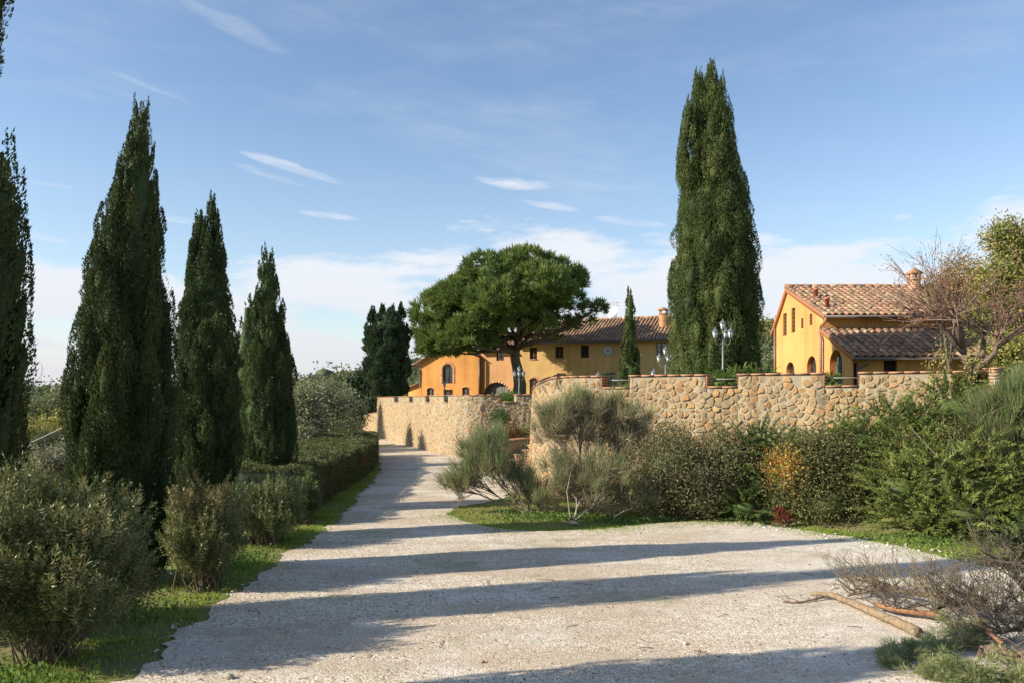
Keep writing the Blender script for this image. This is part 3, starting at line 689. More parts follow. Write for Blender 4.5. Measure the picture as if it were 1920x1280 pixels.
# ---- gabled house on the right
def house_right():
    R = thing('farmhouse', 'golden gabled farmhouse with a lower lean-to and red tiled roofs at the right', 'house', (15, 31, 2.32))
    X0 = 11.9; yF, yM, yR, yB = 28.0, 30.6, 34.5, 36.0; X1 = 22.5; zt = 2.3
    zLe, zLt, zE, zRg, zB = 4.02, 5.06, 5.66, 7.12, 5.72
    # gable wall, seen from the left; u runs from the back corner to the front one
    L = yB - yF; uu = lambda y: yB - y
    def top(u): return float(np.interp(u, [0, uu(yR), uu(yM) - 1e-4, uu(yM), L], [zB, zRg, zE, zLt, zLe]))
    def gu(px): y = X0 * F / (px - 960); return uu(y), y
    def op(pa, pb, yt, yb, rise, d=.35):
        ua, Ya = gu(pa); ub, Yb = gu(pb); Ym = (Ya + Yb) / 2; z = lambda y: CZ + (HY - y) * Ym / F
        return (ua, ub, z(yb), z(yt), rise, d)
    ops = [op(1468.5, 1475, 588, 630, 0, .09), op(1484, 1491, 578, 624, 0, .09), op(1502, 1506.5, 597, 616, 0, .07), op(1518, 1523, 589, 610, 0, .07),
           op(1474, 1489.5, 678, 735, .38, .20), op(1513, 1530.5, 666.5, 738, .45, .22), op(1555.5, 1579, 655, 742, .55, .30)]
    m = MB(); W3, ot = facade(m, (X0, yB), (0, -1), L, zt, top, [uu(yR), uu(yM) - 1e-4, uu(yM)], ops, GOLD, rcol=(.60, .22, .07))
    # other walls
    m.add([(X0, yM, zLt - .3), (X1, yM, zLt - .3), (X1, yM, zE), (X0, yM, zE)], [(0, 1, 2, 3)], GOLD)
    m.add([(X0, yB, zt), (X1, yB, zt), (X1, yB, zB), (X0, yB, zB)], [(3, 2, 1, 0)], GOLD)
    m.add([(X1, yB, zt), (X1, yF, zt), (X1, yF, zLe), (X1, yM, zLt), (X1, yR, zRg), (X1, yB, zB)], [(5, 4, 3, 2, 1, 0)], GOLD)
    def fo(pa, pb, yt, yb, d=.2):
        z = lambda y: CZ + (HY - y) * yF / F; return ((pa - 960) * yF / F - X0, (pb - 960) * yF / F - X0, z(yb), z(yt), 0, d)
    w1, w2, dr = fo(1657, 1682, 675, 697), fo(1877, 1903, 675, 705), fo(1600.5, 1608, 679, 742)
    dr = (max(dr[0], .03),) + dr[1:]
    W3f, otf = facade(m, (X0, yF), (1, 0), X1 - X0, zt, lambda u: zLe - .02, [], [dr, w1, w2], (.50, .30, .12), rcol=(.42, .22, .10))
    m.build('wall', M_plaster, R)
    for o in ops[:4]:
        g = MB(); arch_fill(g, W3, o, ot, o[5] - .01, 0, (.12, .08, .05), 1); f = MB()
        for k in range(1, 6):
            z = o[2] + (o[3] - o[2]) * k / 6; fbox(f, W3, o[0], o[1], z - .012, z + .012, o[5] - .05, o[5] - .015, (.22, .13, .08))
        fr = f.build('window', M_wood, R); g.build('pane', M_glass, fr)
    for o in ops[4:6]: window(R, W3, o, ot, .19, (.05, .045, .04), 4, 2, label='arched dark window deep in the gable wall')
    # big arched glazed door with greenish shutters
    o = ops[6]; d = MB(); arch_fill(d, W3, o, ot, .29, 0, (.06, .09, .08), 14); dd = d.build('door', M_glass, R); dd['label'] = 'tall arched glazed door in the lean-to side'
    d = MB(); n = 8
    for i in range(n + 1):
        u = o[0] + (o[1] - o[0]) * i / n; d_ = .02; fbox(d, W3, max(o[0], u - d_), min(o[1], u + d_), o[2], ot(o, u) - .03, .24, .28, (.10, .16, .15))
    for z in np.arange(o[2] + .3, o[3] - .5, .42): fbox(d, W3, o[0], o[1], z, z + .05, .235, .278, (.10, .16, .15))
    d.build('door_frame', M_wood, dd)
    for o, nm in ((w1, 'window'), (w2, 'window')):
        f = window(R, W3f, o, otf, .17, (.03, .03, .03), 3, 3)
        g = MB()
        for k in range(1, 6): u = o[0] + (o[1] - o[0]) * k / 6; fbox(g, W3f, u - .008, u + .008, o[2], o[3], .04, .056, (.03, .03, .03))
        for k in range(1, 4): z = o[2] + (o[3] - o[2]) * k / 4; fbox(g, W3f, o[0], o[1], z - .008, z + .008, .058, .07, (.03, .03, .03))
        g.build('grille', M_metal, f)
    g = MB(); fbox(g, W3f, dr[0], dr[1], dr[2], dr[3], .15, .19, (.06, .07, .08)); g.build('shutter', M_wood, R)
    # white quoin strip at the step between main wall and lean-to
    g = MB(); u = uu(yM)
    for k in range(28):
        z = zt + .02 + k * .1
        fbox(g, W3, u - .05, u + .05, z, z + .085, -.012, .0, arr((.66, .60, .50)) * random.uniform(.85, 1.1))
    g.build('quoin_strip', M_brick, R)
    # roofs
    ov = .12; eo = .42
    s1 = (zRg - zE) / (yR - yM); s2 = (zRg - zB) / (yB - yR); s3 = (zLt - zLe) / (yM - yF)
    rf = MB(); slab(rf, [(X0 - ov, yM - eo, zE - s1 * eo + .08), (X1 + ov, yM - eo, zE - s1 * eo + .08), (X1 + ov, yR, zRg + .08), (X0 - ov, yR, zRg + .08)], .07, (.24, .13, .085))
    slab(rf, [(X1 + ov, yB + .45, zB - s2 * .45 + .08), (X0 - ov, yB + .45, zB - s2 * .45 + .08), (X0 - ov, yR + .002, zRg + .08), (X1 + ov, yR + .002, zRg + .08)], .07, (.24, .13, .085))
    roof = rf.build('roof', M_tile, R); roof['label'] = 'upper tiled roof with pale and red barrel tiles'
    sc = lambda q: q[0]
    roof_tiles(roof, (X0 - ov - .02, yM - eo, zE - s1 * eo + .085), (1, 0, 0), (0, yR - yM + eo, (zRg - zE) + s1 * eo), X1 - X0 + .2, math.hypot(yR - yM + eo, zRg - zE + s1 * eo), 190, 3, score=sc)
    # tiles of the back slope along the verge
    roof_tiles(roof, (X0 - ov + 1.2, yB + .45, zB - s2 * .45 + .085), (-1, 0, 0), (0, -(yB - yR + .45), (zRg - zB) + s2 * .45), 1.3, math.hypot(yB - yR + .45, zRg - zB + s2 * .45), 0, 4)
    rd = MB()
    for i in range(int((X1 - X0) / .38)):
        x = X0 - ov + i * .38; rd.tube([(x, yR, zRg + .13 + random.uniform(-.008, .008)), (x + .42, yR, zRg + .115)], [.125, .10], TCOL[random.randrange(7)] * random.uniform(.8, 1.2), 8)
    rd.build('ridge_tiles', M_tile, roof)
    rf = MB(); slab(rf, [(X0 - ov, yF - .4, zLe - s3 * .4 + .06), (X1 + ov, yF - .4, zLe - s3 * .4 + .06), (X1 + ov, yM - .002, zLt + .06), (X0 - ov, yM - .002, zLt + .06)], .07, (.24, .13, .085))
    r2 = rf.build('roof', M_tile, R); r2['label'] = 'lower lean-to roof, mostly in shade'
    roof_tiles(r2, (X0 - ov - .02, yF - .4, zLe - s3 * .4 + .065), (1, 0, 0), (0, yM - yF + .4, zLt - zLe + s3 * .4), X1 - X0 + .2, math.hypot(yM - yF + .4, zLt - zLe + s3 * .4) - .02, 110, 5, pitch=.28, score=sc)
    # verge boards under the gable
    g = MB()
    for (ya, za, yb, zb) in ((yM - eo, zE - s1 * eo, yR, zRg), (yR, zRg, yB + .45, zB - s2 * .45), (yF - .4, zLe - s3 * .4, yM - .01, zLt)):
        g.add([(X0 - ov - .01, ya, za - .1), (X0 - ov - .01, yb, zb - .1), (X0 - ov - .01, yb, zb + .07), (X0 - ov - .01, ya, za + .07), (X0 - .002, ya, za - .1), (X0 - .002, yb, zb - .1)],
              [(0, 1, 2, 3), (0, 4, 5, 1)], (.46, .20, .10))
    g.build('verge', M_brick, R)
    # gutters
    for (y, z, x1) in ((yM - eo - .05, zE - s1 * eo + .03, X1), (yF - .45, zLe - s3 * .4 + .0, X1)):
        g = MB(); g.tube([(X0 - ov, y, z), (x1, y, z)], .06, (.10, .08, .07), 8); g.build('gutter', M_metal, R)
    # down pipes
    g = MB(); xg = X0 - .1; g.tube([(xg + .02, yM - eo - .05, zE - s1 * eo), (xg + .02, yM - eo - .02, zE - s1 * eo - .15), (xg, yM - .02, zE - .45), (xg - .02, yM + .02, zE - .75), (xg - .02, yM - .08, zE - .95), (xg - .02, yM - .08, zt)], .055, (.38, .16, .09), 8)
    g.build('downpipe', M_metal, R)
    g = MB(); g.tube([(X0 + .42, yF - .45, zLe - .18), (X0 + .4, yF - .3, zLe - .35), (X0 + .17, yF - .07, zLe - .5), (X0 + .17, yF - .07, zt)], .05, (.10, .09, .085), 8); g.build('downpipe', M_metal, R)
    g = MB(); g.tube([(X0 - .06, yB + .05, zB - .1), (X0 - .06, yB + .05, zt)], .05, (.22, .12, .07), 8); g.build('downpipe', M_metal, R)
    # little vent pipes and the chimney
    for (px, y0, y1) in ((1530, 563, 543), (1551, 587, 570)):
        k = (y0 - 533) / (597 - 533); yy = yR - (yR - yM) * k; x = (px - 960) * yy / F; z = zE + s1 * (yy - yM); g = MB()
        g.lathe([(.0, z - .05), (.085, z - .05), (.085, z + .42), (.10, z + .42), (.10, z + .5), (0, z + .5)], (x, yy, 0), (.48, .17, .09), 10); g.build('vent_pipe', M_tile, roof)
    yy = 34.1; chimney(roof, ((1714 - 960) * yy / F, yy, zRg - .3), .38, .66, .26, (.60, .36, .22))
house_right()

# ---- long villa beyond the terrace
def villa():
    V0, V1 = arr([.48, 71.55]), arr([16.0, 64.9]); d = nrm(V1 - V0); n = np.array([d[1], -d[0]]); zt = 2.2
    R = thing('villa', 'long two storey villa in orange, peach and yellow plaster behind the umbrella pine', 'house', (4, 72, zt))
    def ux(px):   # distance along the facade at a photo column
        k = (px - 960) / F; return (k * V0[1] - V0[0]) / (d[0] - k * d[1])
    def op(pa, pb, yt, yb, rise, dp=.22):
        a, b = ux(pa), ux(pb); Y = V0[1] + d[1] * (a + b) / 2; z = lambda y: CZ + (HY - y) * Y / F
        return (a, b, z(yb), z(yt), rise, dp)
    def rel(o, s): return (o[0] - s, o[1] - s) + tuple(o[2:])
    zY, zP, zO = 7.30, 6.72, 5.72
    # yellow wing
    sY, eY = ux(970), ux(1345)
    yo = [op(993, 1007, 651, 673, 0), op(1041, 1056, 649, 671, 0), op(1088.5, 1104, 647, 670, 0), op(1231, 1248, 642, 667, 0), op(993, 1009, 709, 750, .25), op(1044, 1061, 699, 720, 0), op(1131, 1154, 698.5, 752, 0), op(1290, 1306, 640, 665, 0)]
    m = MB(); Pa = V0 + d * sY
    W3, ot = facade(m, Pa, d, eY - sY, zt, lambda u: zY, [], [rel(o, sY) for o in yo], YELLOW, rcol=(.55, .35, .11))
    Wd = 9.0
    def side(u, s0, z1, sgn, ridge, col):   # gable end
        q = lambda dd: tuple(Pa + d * (u) - n * dd)
        f = [(*q(0), zt), (*q(Wd), zt), (*q(Wd), z1), (*q(Wd / 2), ridge), (*q(0), z1)]
        m.add(f, [tuple(range(5))] if sgn > 0 else [tuple(range(4, -1, -1))], col)
    side(eY - sY, 0, zY, 1, 9.35, YELLOW); side(0, 0, zY, -1, 9.35, PEACH)
    a, b = Pa - n * Wd, Pa + d * (eY - sY) - n * Wd; m.add([(*a, zt), (*b, zt), (*b, zY), (*a, zY)], [(3, 2, 1, 0)], YELLOW)
    w = m.build('wall', M_plaster, R); w['label'] = 'yellow plaster wing'
    for i, o in enumerate(yo):
        o = rel(o, sY)
        if i == 6: 
            g = MB(); arch_fill(g, W3, o, ot, .2, 0, (.03,)*3, 1); dd = g.build('door', M_glass, R); g = MB()
            for k in range(4): u = o[0] + (o[1] - o[0]) * k / 3; fbox(g, W3, max(o[0], u - .04), min(o[1], u + .04), o[2], o[3], .13, .19, (.05, .035, .03))
            for z in (o[3] - .08, o[3] - .9, o[3] - 1.7): fbox(g, W3, o[0], o[1], z, z + .07, .135, .185, (.05, .035, .03))
            g.build('door_frame', M_wood, dd)
        elif i == 2: window(R, W3, o, ot, .2, (.05, .03, .025), 1, 2)
        elif i == 3: window(R, W3, o, ot, .12, (.10, .07, .05), 3, 2)
        else: window(R, W3, o, ot, .2, (.22, .085, .05), 3, 2, sill=i < 6)
    # brick arch over the low door
    def surround(W3, o, ot, wdt, label=None, legs=False, col=(.52, .25, .15), proud=.015):
        g = MB(); u0, u1 = o[0], o[1]; k = 15; uc = (u0 + u1) / 2; zs = ot(o, u0); hw = (u1 - u0) / 2; rs = o[4]
        for i in range(k):
            a0, a1 = math.pi * (1 - i / k) - .02, math.pi * (1 - (i + 1) / k) + .02
            q = lambda a_, e: (uc + math.cos(a_) * (hw + e), zs + math.sin(a_) * (rs + e))
            pts = [q(a0, .01), q(a1, .01), q(a1, wdt), q(a0, wdt)]
            V = [W3(*p_, -proud) for p_ in pts] + [W3(*p_, .01) for p_ in pts]
            g.add(V, [(0, 1, 2, 3), (0, 4, 5, 1), (2, 6, 7, 3), (1, 5, 6, 2), (3, 7, 4, 0)], arr(col) * random.uniform(.75, 1.2))
        if legs:
            nn_ = max(2, int((zs - o[2]) / .1))
            for i in range(nn_):
                z = o[2] + (zs - o[2]) * i / nn_
                for (a, b) in ((u0 - wdt, u0 - .01), (u1 + .01, u1 + wdt)): fbox(g, W3, a, b, z, z + (zs - o[2]) / nn_ - .012, -proud, .01, arr(col) * random.uniform(.75, 1.2))
        s_ = g.build('brick_surround', M_brick, R)
        if label: s_['label'] = label
    surround(W3, rel(yo[4], sY), ot, .18)
    # painted round medallion with a sun
    c = op(1140, 1141, 656, 657, 0); uc, zc = c[0] - sY, c[2]
    g = MB(); rr = .44
    def disc(g, r0, r1, dpt, col, k=28):
        for i in range(k):
            a0, a1 = 2 * math.pi * i / k, 2 * math.pi * (i + 1) / k
            pts = [(uc + r0 * math.cos(a0), zc + r0 * math.sin(a0)), (uc + r1 * math.cos(a0), zc + r1 * math.sin(a0)), (uc + r1 * math.cos(a1), zc + r1 * math.sin(a1)), (uc + r0 * math.cos(a1), zc + r0 * math.sin(a1))]
            g.add([W3(*p_, -dpt) for p_ in pts], [(0, 1, 2, 3)], col[i % len(col)] if isinstance(col, list) else col)
    disc(g, .0, rr, .05, (.50, .50, .47)); disc(g, rr - .05, rr + .02, .06, (.20, .21, .23)); disc(g, .16, .37, .054, [(.62, .62, .58), (.24, .26, .30)], 28); disc(g, 0, .15, .06, (.30, .22, .10))
    for i in range(28):
        a0, a1 = 2 * math.pi * i / 28, 2 * math.pi * (i + 1) / 28
        pts = [(uc + (rr + .02) * math.cos(a), zc + (rr + .02) * math.sin(a)) for a in (a0, a1)]
        g.add([W3(*pts[0], -.06), W3(*pts[1], -.06), W3(*pts[1], .0), W3(*pts[0], .0)], [(0, 1, 2, 3)], (.2, .21, .23))
    md = g.build('medallion', M_metal, R); md['label'] = 'round grey medallion with a rayed sun face'
    # roof of the yellow wing
    ridge = 9.45; eo = .55; sl = (ridge - zY) / (Wd / 2)
    def q3(u, back, z): p_ = Pa + d * u - n * back; return (p_[0], p_[1], z)
    m = MB(); Lr = eY - sY
    slab(m, [q3(-.2, -eo, zY - sl * eo + .1), q3(Lr + .3, -eo, zY - sl * eo + .1), q3(Lr + .3, Wd / 2, ridge), q3(-.2, Wd / 2, ridge)], .09, (.20, .12, .085))
    slab(m, [q3(Lr + .3, Wd + eo, zY - sl * eo + .1), q3(-.2, Wd + eo, zY - sl * eo + .1), q3(-.2, Wd / 2 + .002, ridge), q3(Lr + .3, Wd / 2 + .002, ridge)], .09, (.20, .12, .085))
    roof = m.build('roof', M_tile, R); roof['label'] = 'red tiled roof of the yellow wing'
    A, B, C_ = arr(q3(-.2, -eo, zY - sl * eo + .105)), arr(q3(Lr, -eo, zY - sl * eo + .105)), arr(q3(-.2, Wd / 2, ridge + .005))
    roof_tiles(roof, A, B - A, C_ - A, Lr + .5, np.linalg.norm(C_ - A), 0, 8, .31, .40)
    g = MB(); ra, rb = arr(q3(-.2, Wd / 2, ridge + .03)), arr(q3(Lr + .3, Wd / 2, ridge + .03)); k = 44
    for i in range(k): g.tube([ra + (rb - ra) * i / k, ra + (rb - ra) * (i + 1.08) / k], [.14, .12], TCOL[random.randrange(7)] * 1.1, 6)
    g.build('ridge_tiles', M_tile, roof)
    g = MB(); g.tube([q3(-.2, -eo - .07, zY - sl * eo + .04), q3(Lr + .3, -eo - .07, zY - sl * eo + .04)], .08, (.09, .07, .06), 6); g.build('gutter', M_metal, R)
    g = MB()
    for i in range(int(Lr / .55)): # rafters under the eave
        u = .1 + i * .55; p0 = arr(q3(u, -eo + .05, zY - sl * (eo - .05) - .02)); p1 = arr(q3(u, .0, zY - .02)); g.tube([p0, p1], .05, (.10, .06, .04), 4)
    g.build('rafters', M_wood, roof); roof.children[-1]['kind'] = 'stuff'
    # chimney
    cb = Pa + d * (ux(1232) - sY) - n * 2.4; chimney(roof, (cb[0], cb[1], zY + sl * 2.4 - .2), .62, 1.25, .36, (.55, .30, .16), math.atan2(d[1], d[0]))
    # peach block
    sP = ux(902)
    po = [op(931, 945, 653, 675.5, 0), op(906, 957, 716.5, 765, 1.15, .45)]
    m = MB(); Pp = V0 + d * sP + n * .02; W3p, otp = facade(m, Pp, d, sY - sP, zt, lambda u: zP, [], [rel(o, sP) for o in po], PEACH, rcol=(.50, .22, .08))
    w = m.build('wall', M_plaster, R); w['label'] = 'peach plaster middle block'; m = MB(); bk = Pp - n * Wd; m.add([(*bk, zt), (*(bk + d * (sY - sP)), zt), (*(bk + d * (sY - sP)), zP), (*bk, zP)], [(3, 2, 1, 0)], PEACH)
    m.build('back_wall', M_plaster, R)
    window(R, W3p, rel(po[0], sP), otp, .2, (.30, .10, .06), 3, 2)
    o = rel(po[1], sP); kk = 15
    gate = MB(); arch_fill(gate, W3p, o, otp, .44, 0, (.05, .05, .05)); gt = gate.build('gate', M_wood, R); gt['label'] = 'wide arched gate of grey weathered planks'
    for i in range(kk):
        g = MB(); a, b = o[0] + (o[1] - o[0]) * i / kk + .01, o[0] + (o[1] - o[0]) * (i + 1) / kk - .01
        c_ = arr((.17, .17, .16)) * random.uniform(.75, 1.25); z1a, z1b = otp(o, a) - .03, otp(o, b) - .03
        g.add([W3p(a, o[2], .40), W3p(b, o[2], .40), W3p(b, z1b, .40), W3p(a, z1a, .40), W3p(a, o[2], .438), W3p(b, o[2], .438), W3p(b, z1b, .438), W3p(a, z1a, .438)],
              [(0, 1, 2, 3), (0, 3, 7, 4), (1, 5, 6, 2), (3, 2, 6, 7)], c_); g.build('plank', M_wood, gt)
    surround(W3p, o, otp, .13, col=(.56, .30, .17))
    sp = (8.55 - zP) / (Wd / 2)
    def q4(u, back, z): p_ = Pp + d * u - n * back; return (p_[0], p_[1], z)
    m = MB(); Lp = sY - sP
    slab(m, [q4(-.1, -eo, zP - sp * eo + .1), q4(Lp - .21, -eo, zP - sp * eo + .1), q4(Lp - .21, Wd / 2, 8.55), q4(-.1, Wd / 2, 8.55)], .09, (.20, .12, .085))
    slab(m, [q4(Lp - .21, Wd + eo, zP - sp * eo + .1), q4(-.1, Wd + eo, zP - sp * eo + .1), q4(-.1, Wd / 2 + .002, 8.55), q4(Lp - .21, Wd / 2 + .002, 8.55)], .09, (.20, .12, .085))
    r2 = m.build('roof', M_tile, R); r2['label'] = 'tiled roof of the middle block'
    A, B, C_ = arr(q4(-.1, -eo, zP - sp * eo + .105)), arr(q4(Lp - .3, -eo, zP - sp * eo + .105)), arr(q4(-.1, Wd / 2, 8.555))
    roof_tiles(r2, A, B - A, C_ - A, Lp, np.linalg.norm(C_ - A), 0, 9, .31, .40)
    # orange gabled block
    sO = ux(793); Lo = sP - sO; oo = [op(834, 852, 683, 718, .42), op(804, 817, 727, 760, .18), op(835, 852, 730, 762, 0), op(870, 883, 725.5, 742, .18)]
    pk = ux(850) - sO; zpk = 7.35
    def topo(u): return float(np.interp(u, [0, pk, Lo], [zO + .05, zpk, 6.1]))
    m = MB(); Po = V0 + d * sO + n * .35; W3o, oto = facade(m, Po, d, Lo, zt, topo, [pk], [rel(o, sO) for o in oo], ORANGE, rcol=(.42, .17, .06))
    e0, e1 = Po, Po + d * Lo; bk0, bk1 = Po - n * 10, Po + d * Lo - n * 10
    m.add([(*e0, zt), (*e0, zO), (*bk0, zO), (*bk0, zt)], [(0, 1, 2, 3)], ORANGE); m.add([(*e1, zt), (*e1, 6.1), (*bk1, 6.1), (*bk1, zt)], [(3, 2, 1, 0)], ORANGE)
    w = m.build('wall', M_plaster, R); w['label'] = 'deep orange gabled block at the left end'
    f = window(R, W3o, rel(oo[0], sO), oto, .2, (.035, .06, .045), 4, 2, label='tall arched window with dark green frame')
    surround(W3o, rel(oo[0], sO), oto, .27, 'brick surround of the tall arched window', True)
    for i in (1, 3): window(R, W3o, rel(oo[i], sO), oto, .18, (.22, .16, .12), 3, 2); surround(W3o, rel(oo[i], sO), oto, .12, col=(.60, .30, .14))
    g = MB(); o = rel(oo[2], sO); fbox(g, W3o, o[0], o[1], o[2], o[3], .17, .2, (.05, .03, .025)); g.build('door', M_wood, R)
    def q5(u, back, z): p_ = Po + d * u - n * back; return (p_[0], p_[1], z)
    m = MB(); s5 = (zpk - zO) / pk; s6 = (zpk - 6.1) / (Lo - pk)
    slab(m, [q5(-.75, -.45, zO - s5 * .75 + .1), q5(pk, -.45, zpk + .1), q5(pk, 10, zpk + .1), q5(-.75, 10, zO - s5 * .75 + .1)][::1], .1, (.20, .12, .085))
    slab(m, [q5(pk + .002, -.45, zpk + .1), q5(Lo + .1, -.45, 6.1 - s6 * .1 + .1), q5(Lo + .1, 10, 6.1 - s6 * .1 + .1), q5(pk + .002, 10, zpk + .1)], .1, (.20, .12, .085))
    r3 = m.build('roof', M_tile, R); r3['label'] = 'tiled gable roof of the orange block'
    A, B, C_ = arr(q5(-.75, 10, zO - s5 * .75 + .105)), arr(q5(-.75, -.45, zO - s5 * .75 + .105)), arr(q5(pk, 10, zpk + .105))
    roof_tiles(r3, A, B - A, C_ - A, 10.4, np.linalg.norm(C_ - A), 0, 10, .31, .4)
    g = MB(); g.tube([q5(-.8, -.45, zO - s5 * .75), q5(-.8, 10, zO - s5 * .75)], .07, (.09, .07, .06), 6); g.build('gutter', M_metal, R)
    g = MB(); g.tube([q5(-.78, -.3, zO - s5 * .75 - .05), q5(-.4, -.2, zO - .55), q5(-.08, -.08, zO - .75), q5(-.08, -.08, zt)], .07, (.12, .085, .065), 6); g.build('downpipe', M_metal, R)
    g = MB(); g.tube([q5(Lo + .09, -.14, 5.9), q5(Lo + .09, -.14, zt)], .13, (.10, .055, .035), 6); g.build('downpipe', M_metal, R)
    g = MB(); pq = Pa + n * .1; g.tube([(pq[0], pq[1], zP - .2), (pq[0], pq[1], zt)], .08, (.10, .055, .035), 6); g.build('downpipe', M_metal, R)
    # low annex
    m = MB(); La = 1.55; Aa = Po - d * La - n * .3
    def q6(u, back, z): p_ = Aa + d * u - n * back; return (p_[0], p_[1], z)
    m.add([q6(0, 0, zt), q6(La, 0, zt), q6(La, 0, 3.75), q6(0, 0, 3.25), q6(0, 5, zt), q6(0, 5, 3.25)], [(0, 1, 2, 3), (4, 0, 3, 5)], ORANGE)
    w = m.build('annex_wall', M_plaster, R)
    m = MB(); slab(m, [q6(-.3, -.3, 3.25), q6(La - .01, -.3, 3.85), q6(La - .01, 5, 3.85), q6(-.3, 5, 3.25)], .1, (.36, .18, .10)); m.build('annex_roof', M_tile, R)
    # dish and aerial
    D = thing('satellite_dish', 'white satellite dish standing on the villa ridge', 'satellite dish', tuple(P(1151, 598, 70.5)))
    c = P(1151, 588, 70.3); g = MB(); ax = nrm(arr([-.75, -.55, .35])); a = nrm(np.cross(ax, (0, 0, 1))); b = np.cross(ax, a); rr = .62; rings = []
    for k in range(5):
        t_ = k / 4; rings.append([c + (a * math.cos(th) * 1.0 + b * math.sin(th)) * rr * t_ + ax * .16 * t_ * t_ for th in np.linspace(0, 2 * np.pi, 19)[:-1]])
    V = np.concatenate([arr(x) for x in rings]); nn = 18; fs = [(k * nn + i, k * nn + (i + 1) % nn, (k + 1) * nn + (i + 1) % nn, (k + 1) * nn + i) for k in range(4) for i in range(nn)]
    g.add(V, np.array(fs), (.78, .78, .76)); g.add(V - ax * .02, np.array([f_[::-1] for f_ in fs]), (.7, .7, .68)); g.build('dish', M_metal, D, True)
    g = MB(); g.tube([c - ax * .02, c - ax * .15 - arr([0, 0, .2]), c - ax * .15 - arr([0, 0, .8])], .03, (.3, .3, .3), 6); g.build('mount', M_metal, D)
    g = MB(); g.tube([c + b * -.55 + ax * .1, c + ax * .62 - arr([0, 0, .12])], .018, (.3, .3, .3), 5); g.tube([c + ax * .6 - arr([0, 0, .12]), c + ax * .72 - arr([0, 0, .1])], .05, (.4, .4, .4), 6); g.build('feed_arm', M_metal, D)
    An = thing('television_aerial', 'thin rooftop television aerial with crossed rods beside the dish', 'aerial', tuple(P(1157, 598, 71)))
    g = MB(); b0 = P(1156, 600, 71); b1 = P(1156, 566, 71); g.tube([b0, b1], .022, (.35, .35, .36), 5); g.build('mast', M_metal, An)
    for (dy, l0, k) in ((568, .75, 5), (574, .55, 4), (580, .45, 4)):
        g = MB(); c = P(1156, dy, 71); bo = nrm(arr([-.9, .3, 0])); pr = arr([.3, .9, 0]); g.tube([c - bo * l0 * .4, c + bo * l0], .014, (.35, .35, .36), 4)
        for i in range(k): q = c + bo * (l0 * (i / (k - 1)) - .0); g.tube([q - arr([0, 0, .18]), q + arr([0, 0, .18])], .01, (.35, .35, .36), 4, False)
        g.build('antenna_array', M_metal, An)
villa()

